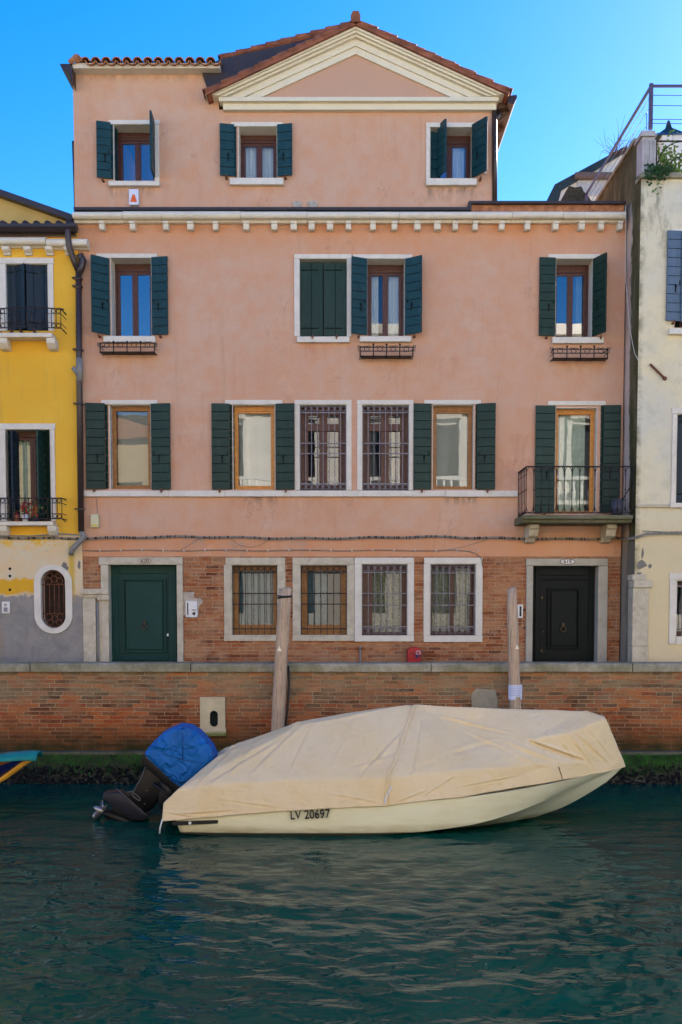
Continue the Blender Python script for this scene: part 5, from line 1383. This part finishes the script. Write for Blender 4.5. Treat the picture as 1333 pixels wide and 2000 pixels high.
# ---- outboard motor tilted up
MY = BY
ob = empty('tmp', (0,0,0), 'x', 'x'); bpy.data.objects.remove(ob)
BLK = simple('outboard_black', (.005,.005,.006), .4, 14, .35, .15, spec=.22)
def loft_poly(pts, offs, Yc, mb=None):
    """polygon (pixels) lofted across y with scales -> rounded solid"""
    mb = mb or MB(); P2 = [P(x, y, Yc) for x, y in pts]; cx_ = sum(p[0] for p in P2)/len(P2); cz_ = sum(p[1] for p in P2)/len(P2); n = len(P2); vs = []
    for yo, sc_2 in offs: vs += [(cx_+(x-cx_)*sc_2, Yc+yo, cz_+(z-cz_)*sc_2) for x, z in P2]
    fs = [(i*n+k, i*n+(k+1) % n, (i+1)*n+(k+1) % n, (i+1)*n+k) for i in range(len(offs)-1) for k in range(n)]
    fs += [tuple(range(n-1, -1, -1)), tuple((len(offs)-1)*n+k for k in range(n))]
    mb.add(vs, fs, True); return mb
leg = MB()
loft_poly([(290,1478),(300,1472),(352,1530),(340,1545),(322,1548),(300,1578),(262,1596),(236,1572),(232,1550),(254,1548),(264,1540),(278,1512)], [(-.10,.86),(-.07,1),(.07,1),(.10,.86)], MY, leg)
loft_poly([(284,1470),(292,1466),(362,1536),(350,1546),(280,1486)], [(-.20,.94),(-.15,1),(.15,1),(.20,.94)], MY, leg)
motor = leg.build('outboard_motor', BLK, bt, bevel=.006)
gm_ = MB()
loft_poly([(226,1545),(238,1544),(292,1590),(286,1600),(262,1598),(204,1556),(206,1546)], [(-.13,.9),(-.115,1),(.115,1),(.13,.9)], MY, gm_)     # cavitation plate
gm_.build('cavitation_plate', simple('plate_grey', (.016,.016,.024), .4, 9, .3, .1, spec=.3), motor, bevel=.006)
gc = MB(); g0 = PW(202,1586,MY); g1 = PW(268,1612,MY)
gc.tube([g0, g0.lerp(g1,.15), g0.lerp(g1,.5), g0.lerp(g1,.85), g1], [.035,.06,.075,.06,.015], 14)
loft_poly([(214,1592),(246,1600),(250,1632),(240,1634)], [(-.015,.9),(0,1),(.015,.9)], MY, gc)
loft_poly([(222,1560),(276,1596),(262,1612),(222,1594)], [(-.05,.9),(-.03,1),(.03,1),(.05,.9)], MY, gc)
gc.build('gearcase', BLK, motor)
PROP = simple('propeller_metal', (.38,.37,.38), .3, 9, .2, .05, metal=.8, spec=.5)
pr = MB(); hub = PW(196,1582,MY); ax = (PW(182,1574,MY)-PW(214,1594,MY)).normalized(); ax = Vector((-.87,0,.42)).normalized()
pr.tube([hub-ax*.06, hub, hub+ax*.07, hub+ax*.10], [.045,.045,.03,.008], 12)
s1 = ax.cross(Vector((0,1,0))).normalized(); s2 = ax.cross(s1)
for k in range(3):
    a = .5+k*2.094; u = s1*math.cos(a)+s2*math.sin(a); v = ax.cross(u); g = []
    for (r_, w0, tw) in ((.035,.035,.9),(.07,.065,.75),(.11,.078,.6),(.145,.06,.5),(.165,.02,.45)):
        dv = (v*math.cos(tw)+ax*math.sin(tw)); c = hub+u*r_; g += [c-dv*w0+ax*.004, c+dv*w0+ax*.004]
    g2 = [q-ax*.010 for q in g]
    fs = [(2*i, 2*i+1, 2*i+3, 2*i+2) for i in range(4)]; n_ = len(g)
    pr.add(g+g2, fs+[tuple(n_+q for q in f[::-1]) for f in fs]+[(0,2,n_+2,n_),(2,4,n_+4,n_+2),(4,6,n_+6,n_+4),(6,8,n_+8,n_+6),(1,n_+1,n_+3,3),(3,n_+3,n_+5,5),(5,n_+5,n_+7,7),(7,n_+7,n_+9,9),(8,9,n_+9,n_+8)], True)
pr.build('propeller', PROP, motor)
tr_ = MB(); ecx, ecz = P(266,1556,MY-.12); ea = math.radians(-42)
tr_.tube([(ecx+.075*math.cos(a)*math.cos(ea)-.022*math.sin(a)*math.sin(ea), MY-.118, ecz+.075*math.cos(a)*math.sin(ea)+.022*math.sin(a)*math.cos(ea)) for a in [2*math.pi*q/20 for q in range(20)]], .008, 6, closed=True)
tr_.tube([PW(228,1540,MY-.12), PW(262,1570,MY-.125), PW(290,1594,MY-.12)], .007, 6); tr_.tube([PW(246,1547,MY-.115), PW(262,1546,MY-.12), PW(276,1520,MY-.12), PW(292,1482,MY-.15)], .008, 6)
tr_.tube([PW(286,1478,MY-.21), PW(322,1510,MY-.21), PW(357,1542,MY-.20)], .010, 6)
for (bx_, by_) in ((287,1544),(283,1570),(300,1500),(330,1530)): tr_.tube([PW(bx_,by_,MY-.09), PW(bx_,by_,MY-.125)], .012, 8)
tr_.build('trim', simple('worn_trim_grey', (.10,.095,.09), .4, 20, .4, .1, spec=.4), motor)
bk = MB(); loft_poly([(318,1520),(345,1538),(352,1580),(330,1592),(312,1570)], [(-.16,.9),(-.14,1),(.14,1),(.16,.9)], MY, bk); bk.tube([PW(300,1530,MY-.2), PW(352,1570,MY-.2)], .022, 8)
bk.build('transom_bracket', BLK, motor)
# blue hood over the engine head
HOODM = NT('blue_hood_cloth'); hn = HOODM.noise(4, det=4, dist=.8); HOOD = HOODM.fin(HOODM.ramp(hn, [(.3,(.004,.085,.30)),(.7,(.006,.12,.42))]), .6, HOODM.bump(HOODM.math('ADD', hn, HOODM.math('MULTIPLY', ridged(HOODM, 3.5, None, 6), 1.2)), .7, .04), spec=.25)
hd = MB()
outl = [(285,1470),(290,1461),(304,1445),(322,1428),(338,1419),(355,1413),(374,1415),(392,1426),(405,1440),(418,1456),(425,1472),(423,1485),(410,1500),(385,1518),(358,1535),(344,1527),(318,1502),(298,1484)]
loft_poly(outl, [(-.27,.55),(-.255,.80),(-.20,.95),(-.08,1.0),(.08,1.0),(.20,.95),(.255,.80),(.27,.55)], MY-.02, hd)
hd.sm = [False]*len(hd.sm)
hood = hd.build('engine_hood', HOOD, bevel=.012); tag(hood, 'bright blue fabric hood over the tilted outboard motor', 'engine cover')
hs_ = MB()
def hp_(px, py, yo): return PW(px, py, MY-.02+yo)
hs_.tube([hp_(290,1462,-.20), hp_(304,1467,-.245), hp_(325,1474,-.277), hp_(365,1486,-.277), hp_(395,1490,-.262), hp_(412,1491,-.22)], .007, 5); hs_.tube([hp_(357,1420,-.21), hp_(357,1432,-.25), hp_(357,1444,-.277), hp_(358,1484,-.277)], .007, 5)
hs_.tube([hp_(352,1534,-.2), hp_(395,1508,-.2), hp_(423,1482,-.18)], .008, 5)
hs_.build('seam', simple('hood_seam', (.004,.05,.20), .7), hood)

# ================================================================== SMALL BOAT AT LEFT
sb = empty('rowing_boat', (-6.6, -4.4, 0), 'dark blue boat with orange striped sides entering at the left edge', 'boat')
SY = -4.4
sst = [(-9.5,.7,.45,-.05),(-8,.75,.45,-.08),(-6.8,.68,.50,-.05),(-6,.5,.58,.10),(-5.4,.34,.68,.26),(-4.9,.17,.78,.48),(-4.45,.03,.86,.80)]
def boat_band(f0, f1, out, mat, name):
    m = MB(); vs = []; n = 24; 
    for side in (-1, 1):
        b = len(vs)
        for i in range(n+1):
            X = -9.5+5.05*i/n; hb, sz, kz = cr(X, sst)
            for f in np.linspace(f0, f1, 5):
                z = sz+(kz-sz)*f; y = SY+side*(hb*(1-f*f*.92)+out*(1 if f < 1 else 0)); vs.append((X, y, z))
    fs = []
    for sd_ in range(2):
        b = sd_*(n+1)*5; fs += [(b+i*5+k, b+(i+1)*5+k, b+(i+1)*5+k+1, b+i*5+k+1) for i in range(n) for k in range(4)]
    m.add(vs, fs, True); o = m.build(name, mat, sb); s_ = o.modifiers.new('s', 'SOLIDIFY'); s_.thickness = .02; return o
boat_band(0, 1, 0, simple('navy_hull_paint', (.006,.012,.09), .3, 5, .2, .05, spec=.5), 'hull')
boat_band(.14, .36, .015, simple('orange_stripe_paint', (.38,.10,.02), .35, 5, .2, .05), 'rail')
km = MB(); pts = []; 
for i in range(25):
    X = -7.2+2.76*i/24; hb, sz, kz = cr(X, sst); pts.append((X+.03, SY, kz-.01))
km.tube(pts, .05, 6); km.build('keel_strip', simple('yellow_stripe_paint', (.55,.28,.03), .35, 5, .2, .05), sb)
tm = MB(); vs = []; n = 26
for i in range(n+1):
    X = -7.5+(7.5-4.30)*i/n; hb, sz, kz = cr(min(X, -4.45), sst); hb = hb+.07+(0.06 if X > -4.8 else 0)
    for k in range(9):
        v = k/8; h0 = -hb+2*hb*v; drop = .09*(abs(2*v-1)**4); vs.append((X, SY+h0, sz+.045+.010*math.sin(X*6+v*3)-drop-(.05*max(0,(X+4.75)/.45))))
tm.add(vs, [(i*9+k, i*9+k+1, (i+1)*9+k+1, (i+1)*9+k) for i in range(n) for k in range(8)], True)
TEAL = simple('teal_tarp_cloth', (.004,.19,.19), .65, 5, .2, .4, bd=.02)
tarp = tm.build('teal_tarp', TEAL); s_ = tarp.modifiers.new('s', 'SOLIDIFY'); s_.thickness = .012; tag(tarp, 'teal tarpaulin draped over the bow of the boat at left edge', 'tarpaulin')

# ================================================================== WALL-MOUNTED THINGS
def planter(label, x0, x1, y0, y1, first):
    Yf = -.22; a, b, c_, d = RC(x0, y0, x1, y1, Yf)
    e = empty('window_box_rack', ((a+b)/2, 0, c_), label, 'flower box rack', 'empty wrought iron flower box racks under the second floor windows')
    m = MB(); zb3, zm, zt3 = c_+.04, c_+.13, c_+.20
    for z, r_ in ((zb3, .012), (zm, .008), (zt3, .010)):
        m.tube([(a, -.0, z), (a, Yf, z), (b, Yf, z), (b, 0, z)], r_, 6)
    for k in range(1, 4):
        x = a+(b-a)*k/4; m.tube([(x, Yf-.012, c_-.01), (x, Yf-.012, d-.01)], .010, 6); m.ring((x, Yf-.012, d-.012), .014, .009, 8)
        m.tube([(x, Yf, zb3), (x, -.0, zb3)], .008, 5)
    for x in (a, b): m.tube([(x, Yf, zb3-.02), (x, Yf, d-.03)], .010, 6); m.ring((x+(-.03 if x == a else .03), Yf, d-.045), .022, .007, 8); m.ring((x+(-.02 if x == a else .02), Yf, zm+.02), .02, .006, 8)
    for k in range(4):
        x = a+(b-a)*(k+.5)/4; m.ring((x, Yf-.006, (zm+zt3)/2), .045, .007, 12); m.tube([(x-.09, Yf, zt3), (x-.04, Yf, zt3+.03), (x, Yf, zt3+.012), (x+.04, Yf, zt3+.03), (x+.09, Yf, zt3)], .005, 4)
    m.build('ironwork', IRON, e)
    t_ = MB(); t_.box(a+.02, b-.02, Yf+.02, -.01, zb3+.0, zb3+.01); t_.build('tray', IRON, e)
planter('wrought iron flower box rack under the leftmost second floor window', 196, 302, 667, 692, True)
planter('wrought iron flower box rack under the middle second floor window', 704, 807, 672, 700, False)
planter('wrought iron flower box rack under the rightmost second floor window', 1081, 1187, 676, 704, False)

def wallbox(name, rect, Y0, th, mat, label, cat, bevel=.01):
    a, b, c_, d = RC(*rect, Y0-th); e = MB().box(a, b, Y0-th, Y0+.0, c_, d).build(name, mat, None, bevel=bevel)
    return tag(e, label, cat), (a, b, c_, d)
o_, (a, b, c_, d) = wallbox('alarm_box', (252,369,271,400), 0, .09, simple('alarm_box_white', (.66,.68,.78), .4, 4, .05, 0), 'small white alarm box with orange triangle below the top left window', 'alarm box')
m = MB(); cx_ = (a+b)/2; m.prism([(cx_-.062, c_+.05), (cx_+.062, c_+.05), (cx_+.018, c_+.18), (cx_-.018, c_+.18)], -.10, -.088); m.build('warning_light', simple('orange_plastic', (.75,.12,.015), .4, 5, .1, 0), o_, bevel=.004)
o_, (a, b, c_, d) = wallbox('junction_box', (177,1004,193,1030), 0, .08, CREAMP, 'cream electrical junction box on the pink wall above the green door', 'junction box')
MB().box(a+.02, b-.02, -.086, -.081, c_+.02, c_+.05).build('cover_strip', simple('yellow_sticker', (.6,.5,.05), .6), o_)
o_, (a, b, c_, d) = wallbox('letter_box', (363,1174,386,1206), .02, .06, WHITEP, 'white letter box and bell plate right of the green door', 'letter box')
m = MB(); m.box(a+.03, a+.05, -.047, -.041, c_+.05, d-.03); m.box(b-.10, b-.03, -.047, -.041, c_+.13, c_+.145); m.ring(((b-.065), -.046, c_+.075), .018, .012, 10); m.build('slot', BLACKP, o_)
o_, (a, b, c_, d) = wallbox('letter_box', (1012,1181,1022,1207), .02, .05, WHITEP, 'narrow white letter box between the mooring post and black door', 'letter box', .004)
MB().box(a+.03, b-.03, -.036, -.031, c_+.03, d-.03).build('slot', BLACKP, o_)
a, b, c_, d = RC(352,1157,391,1200,0); mp = MB(); rnd = random.Random(4)
mp.prism([(a, c_-.02), (a, d), (b-.10, d+.01), (b-.12, d-.10), (b+.03, d-.12), (b+.06, d-.18), (b-.02, d-.25), (b-.03, c_)], -.004, .021)
mp.build('mortar_patch', simple('mortar', (.44,.38,.30), .9, 8, .3, .4), house)
o_, (a, b, c_, d) = wallbox('intercom', (4,1175,19,1198), ZY, .04, WHITEP, 'white door intercom on the grey base of the yellow house', 'intercom', .004)
m = MB(); m.ring(((a+b)/2, ZY-.044, d-.06), .018, .010, 10); m.box(a+.035, b-.035, ZY-.045, ZY-.041, c_+.03, c_+.11); m.build('speaker_grille', simple('intercom_grey', (.25,.23,.25), .5), o_)
# utility pieces
def tubes(name, runs, mat, label, cat, n=8):
    m = MB()
    for pts, r_ in runs: m.tube(pts, r_, n)
    o = m.build(name, mat); return tag(o, label, cat)
# main downpipe with Y-junction
top = PW(154,600,-.14)
dp = empty('downpipe', PW(158,1035,-.14), 'dark brown downpipe with forked top between yellow and pink houses', 'downpipe')
m = MB()
m.tube([PW(135,432,-.24), PW(133,455,-.26), PW(135,480,-.24), PW(143,505,-.18), PW(153,528,-.14)], .056, 12)
m.tube([PW(152,505,-.15), PW(160,500,-.15), PW(163,508,-.15), PW(160,522,-.14), PW(154,535,-.14)], .060, 12)
m.tube([PW(154,528,-.14), PW(155,700,-.14), PW(159,1038,-.14)], .056, 14); m.build('pipe', PIPE, dp)
for yj in (546, 562, 685, 790, 995):
    MB().tube([PW(154.5+(yj-600)*.01,yj-2,-.14), PW(154.5+(yj-600)*.01,yj+2,-.14)], .064, 14).box(P(154+(yj-600)*.01,yj)[0]-.085, P(154+(yj-600)*.01,yj)[0]+.085, -.14, -.0, P(154,yj+1)[1], P(154,yj-1)[1]).build('bracket', PIPE, dp)
m = MB(); m.tube([PW(155.5,700,-.14), PW(156,745,-.14)], .062, 14); m.tube([PW(143,718,-.16), PW(155,735,-.15)], .04, 10); m.build('joint', PIPEG, dp)
m = MB(); m.tube([PW(158,1036,-.14), PW(165,1048,-.14), PW(152,1062,-.16), PW(140,1075,-.16), PW(139,1084,-.14)], [.05,.055,.05,.05,.045], 12); m.build('broken_spout', PIPEG, dp)
m = MB(); m.tube([PW(966,212,-.05), PW(967,394,-.03)], .045, 10)
m.tube([PW(982,205,.3), PW(974,225,.05), PW(966,236,-.03)], .04, 8)
tag(m.build('downpipe', PIPE), 'thin dark downpipe at the right corner of the top floor', 'downpipe')
m = MB(); m.tube([PW(139,262,-.02)+Vector((-.02,.3,0)), PW(145,405,-.02)+Vector((-.03,.3,0))], .045, 10)
tag(m.build('downpipe', PIPE), 'thin dark downpipe at the left corner of the top floor', 'downpipe')
m = MB(); m.tube([PW(191,1175,-.05), PW(193,1330,-.05)], .022, 8); tag(m.build('lead_pipe', PIPEG), 'thin grey pipe running down beside the green door', 'pipe')
m = MB(); m.tube([PW(704,1262,-.05), PW(705,1330,-.05)], .018, 8); m.tube([PW(704,1263,.02), PW(704,1263,-.06), PW(704,1268,-.06)], .02, 8); tag(m.build('stub_pipe', PIPEG), 'short grey pipe stub on the brick wall between windows', 'pipe')
# red box with a tap behind the parapet
rb = empty('red_hydrant_box', PW(808,1320,-.25), 'rounded red box with dark lettering standing against the brick wall', 'hydrant box')
a, b, c_, d = RC(796,1264,822,1330,-.25)
c_ = ZP; zz_ = [(a, c_), (b, c_), (b, d-.06), (b-.03, d-.02), (b-.08, d), (a+.08, d), (a+.03, d-.02), (a, d-.06)]
MB().prism(zz_, -.30, -.02).build('body', simple('red_paint', (.42,.018,.022), .45, 7, .15, .1), rb, bevel=.012)
text_mesh('ACQUA' if False else 'N R K', 'lettering', .055, ((a+b)/2-.02, -.305, d-.11), FRONT, BLACKP, rb, .003)
mm = MB(); qx, qz = P(815,1275,-.32); mm.ring((qx+.02, -.33, qz), .035, .014, 12); mm.build('hose_ring', simple('pink_plastic', (.6,.3,.32), .5), rb)
mm = MB(); mm.box(qx-.03, qx+.005, -.345, -.305, qz-.10, qz-.03); mm.box(qx+.02, qx+.045, -.345, -.305, qz-.08, qz-.03); mm.build('valve', simple('navy_plastic', (.03,.02,.09), .5), rb)
# cable bundle along the facade
def cable_bundle():
    e = empty('cable_bundle', PW(600,1051,-.05), 'grey bundle of cables tied along the facades above the doors', 'cable')
    m = MB(); ys = {}
    path = []
    for px in range(-80, 1216, 12): path.append(PW(px, 1050+1.6*math.sin(px*.013)+1.0*math.sin(px*.05)+(1 if px > 900 else 0), -.075))
    for k in range(4):
        m.tube([p+Vector((0, .012*math.sin(k*1.57+i*.25), .012*math.cos(k*1.57+i*.25))) for i, p in enumerate(path)], .0095, 5)
    path2 = [path[-1], PW(1226,1053,-.5), PW(1240,1051,-.86), PW(1262,1043,-.87), PW(1295,1041,-.87), PW(1345,1041,-.87), PW(1500,1040,-.87), PW(1700,1042,-.87)]
    for k in range(3): m.tube([p+Vector((0, 0, .014*(k-1))) for p in path2], .010, 5)
    m.tube([PW(1255,1037,-.87), PW(1300,1039,-.87), PW(1350,1038,-.87)], .008, 5)
    m.tube([PW(-60,1046,-.12), PW(60,1047,-.12), PW(120,1042,-.12), PW(160,1046,-.2)], .014, 6)
    m.build('cables', CABLE, e)
    t_ = MB(); rnd = random.Random(5)
    for p in path:
        for _ in range(2):
            if rnd.random() < .62:
                q = p+Vector((rnd.uniform(-.05, .05), 0, 0)); t_.tube([q+Vector((-.009, -.004, 0)), q+Vector((.009, -.004, 0))], .026, 6)
    t_.build('cable_ties', BLACKP, e)
cable_bundle()
m = MB(); pts = [PW(px, 1075+.8*math.sin(px*.04), -.03) for px in range(-20, 900, 14)] + [PW(918,1077,-.03), PW(932,1082,-.03), PW(941,1092,-.03), PW(943,1108,-.035)]
m.tube(pts, .0085, 5); lc = m.build('thin_cable', CABLE); tag(lc, 'thin cable with white clips running just above the brick', 'cable')
cl = MB()
for px in [48, 90] + list(range(196, 940, 41)): 
    p = PW(px, 1075, -.035); cl.tube([p+Vector((0,-.008,-.018)), p+Vector((0,-.008,.018))], .014, 8)
cl.build('clips', CABLEW, lc)
tubes('slack_wire', [([PW(353,1075,-.03), PW(390,1052,-.03)], .004)], CABLE, 'short loose wire slanting between the cable runs right of the green door', 'wire', 5)
tubes('slack_wire', [([PW(452,1053,-.03), PW(470,1066,-.03), PW(490,1069,-.03), PW(510,1064,-.03), PW(528,1052,-.03)], .004)], CABLE, 'loose wire hanging in a curve below the cable bundle above the ochre windows', 'wire', 5)
tubes('slack_wire', [([PW(870,1075,-.03), PW(905,1068,-.03), PW(955,1053,-.03)], .004)], CABLE, 'long loose wire slanting up to the cable bundle near the black door', 'wire', 5)
tubes('antenna_wire', [([PW(1222,402,-.22), PW(1223,430,-.27), PW(1222,540,-.3), PW(1230,640,-.5), PW(1240,690,-.7), PW(1248,705,-.83)], .006)], CABLEW, 'thin white wire dangling down the dark stained corner', 'wire', 5)
tubes('thin_wire', [([PW(187,965,-.02), PW(191,1003,-.03)], .004)], CABLE, 'thin wire from string course to the cream junction box', 'wire', 5)
# bucket and stick on the balcony
bk_ = MB(); bx, bz = P(1206,1004,-.5); zb4 = bz1+.003
bk_.tube([(bx,-.5,zb4), (bx,-.5,zb4+.30)], [.085, .115], 18); bk_.tube([(bx,-.5,zb4+.28),(bx,-.5,zb4+.305)], .122, 18)
BUCK = simple('grey_bucket_plastic', (.055,.06,.085), .5, 5, .15, .05); tag(bk_.build('bucket', BUCK), 'dark grey plastic bucket at the right end of the balcony', 'bucket')
tubes('mop_stick', [([(bx+.03,-.5,zb4+.2), tuple(PW(1244,930,-.62))], .011)], IRON, 'dark stick leaning out of the bucket on the balcony', 'stick')
# flower pots on yellow balconette
def potted(x, lab, pot_m, fl_m, r_=.06, hh=.11, n=70, sp=.10, up=.22, grp=None):
    zf = P(50,1018,ZY-.25)[1]; xx_ = P(x,1010,ZY-.16)[0]; e = empty('potted_flower', (xx_, ZY-.16, zf), lab, 'potted plant')
    MB().tube([(xx_, ZY-.16, zf), (xx_, ZY-.16, zf+hh)], [r_*.75, r_], 14).build('pot', pot_m, e)
    m = MB(); rnd = random.Random(int(x))
    for i in range(n):
        c = Vector((xx_+rnd.gauss(0, sp*.5), ZY-.16+rnd.gauss(0, sp*.3), zf+hh+abs(rnd.gauss(up*.5, up*.3)))); m.mat(0 if rnd.random() < .6 else 1)
        a1 = Vector((rnd.uniform(-1,1), rnd.uniform(-1,1), rnd.uniform(-1,1))).normalized()*.03; a2 = a1.cross(Vector((rnd.uniform(-1,1), 1, rnd.uniform(-1,1)))).normalized()*.018
        m.add([c-a1, c+a2, c+a1, c-a2], [(0,1,2,3)])
    m.build('blossom', [fl_m, GREENL], e)
RED = simple('crimson_petal', (.42,.01,.03), .6, 8, .3, 0); ORF = simple('orange_petal', (.5,.09,.03), .6, 8, .3, 0); TERRA = simple('terracotta', (.35,.12,.06), .8, 8, .2, .2)
potted(50, 'white flowerpot with crimson blossoms on the yellow house balcony', WHITEP, RED, .065, .13)
potted(70, 'flowerpot with orange red blossoms right of the white pot', BUCK, ORF, .05, .08, 70, .09, .26)
potted(33, 'terracotta pot left of the white flowerpot on the balcony', TERRA, RED, .055, .12, 6, .06, .06)
# terrace frame, vines, plant
FR = simple('purple_grey_frame', (.085,.07,.12), .5, 5, .2, .05, metal=.2)
m = MB(); pz = P(1272,165,CYF+.1)[1]; px_ = P(1273,165,CYF+.1)[0]; yF = CYF+.12; zt2 = zPar+.1
m.box(px_-.03, px_+.03, yF-.03, yF+.03, zt2, pz+.02); m.box(px_+.031, px_+6, yF-.02, yF+.02, pz-.035, pz); m.box(px_-.02, px_+.02, yF+.031, yF+4.6, pz-.035, pz)
for (z_, k) in ((P(1290,186,yF)[1], 0), (P(1290,206,yF)[1], 0), (P(1290,233,yF)[1], 0), (P(1290,241,yF)[1], 0)):
    m.tube([(px_, yF, z_), (px_+1.5, yF, z_-.015), (px_+6, yF, z_)], .006, 4); m.tube([(px_, yF, z_), (px_, yF+4.5, z_)], .005, 4)
m.tube([(px_-.07,yF,zt2),(px_-.07,yF,pz-.45)], .006, 4)
m.box(px_-.03, px_+.03, yF+4.54, yF+4.6, zTer, pz)
fo = m.build('pergola_frame', FR); tag(fo, 'purple grey metal pergola frame with wires on the roof terrace', 'pergola')
def twigs(name, c, n, rad, label, cat, leaf, spread=(1,1,1), twig_m=None, leafn=0, seed=1, kind=None):
    rnd = random.Random(seed); e = empty(name, c, label, cat); m = MB(); lf = MB(); c = Vector(c)
    for i in range(n):
        d = Vector((rnd.gauss(0,1)*spread[0], rnd.gauss(0,1)*spread[1], abs(rnd.gauss(0,1))*spread[2]+.1)); p = c+Vector((rnd.uniform(-.1,.1), rnd.uniform(-.1,.1), 0)); pts = [p]
        L = rad*rnd.uniform(.4, 1.2)
        for k in range(5):
            d = d+Vector((rnd.gauss(0,.35), rnd.gauss(0,.35), rnd.gauss(0,.35))); p = p+d.normalized()*L/5; pts.append(p)
            for q in range(leafn):
                cc_ = p+Vector((rnd.gauss(0,.05), rnd.gauss(0,.05), rnd.gauss(0,.05))); a1 = Vector((rnd.uniform(-1,1), rnd.uniform(-1,1), rnd.uniform(-1,1))).normalized()*.035; a2 = a1.cross(Vector((.3,1,.2))).normalized()*.02; lf.add([cc_-a1, cc_+a2, cc_+a1, cc_-a2], [(0,1,2,3)])
        m.tube(pts, [.006,.005,.004,.004,.003,.002], 4)
    m.build('stem', twig_m or simple('twig_brown', (.06,.04,.035), .9), e)
    if leafn: lf.build('foliage', leaf, e)
zT = zTer+.02
GL2 = simple('terrace_leaf', (.10,.17,.03), .55, 20, .6, .1)
twigs('terrace_plant', (P(1303,335,-.5)[0], -.55, zT+.1), 26, .75, 'leafy green potted shrub behind the arched terrace railing', 'plant', GL2, (1,.5,1), leafn=6, seed=3)
twigs('hanging_plant', (P(1287,340,-.9)[0], CYF-.05, zCop+.02), 16, .18, 'dark green tuft growing over the terrace coping', 'plant', simple('dark_leaf', (.02,.06,.015), .7, 20, .5, .1), (1,.5,-.6), leafn=8, seed=5)
TW = MATS['twig_brown']
twigs('bare_vine', tuple(PW(1208,300,2.6)), 40, .6, 'bare tangled vine twigs on the sloping parapet below the pergola', 'vine', GL2, (1.2,1.0,.8), TW, 0, 9)
for k, (px, py) in enumerate(((1190,330),)): pass
lp = MB()
lp.prism([P(1103,396,4.0), P(1105,374,4.0), P(1112,363,4.0), P(1124,366,4.0), P(1136,364,4.0), P(1141,374,4.0), P(1150,384,4.0), P(1158,396,4.0)], 4.0, 4.5)
tag(lp.build('ivy_clump', simple('ivy_brown_green', (.06,.055,.035), .95, 15, .6, .8, bd=.05)), 'dark clump of ivy behind the right end of the cornice', 'ivy')
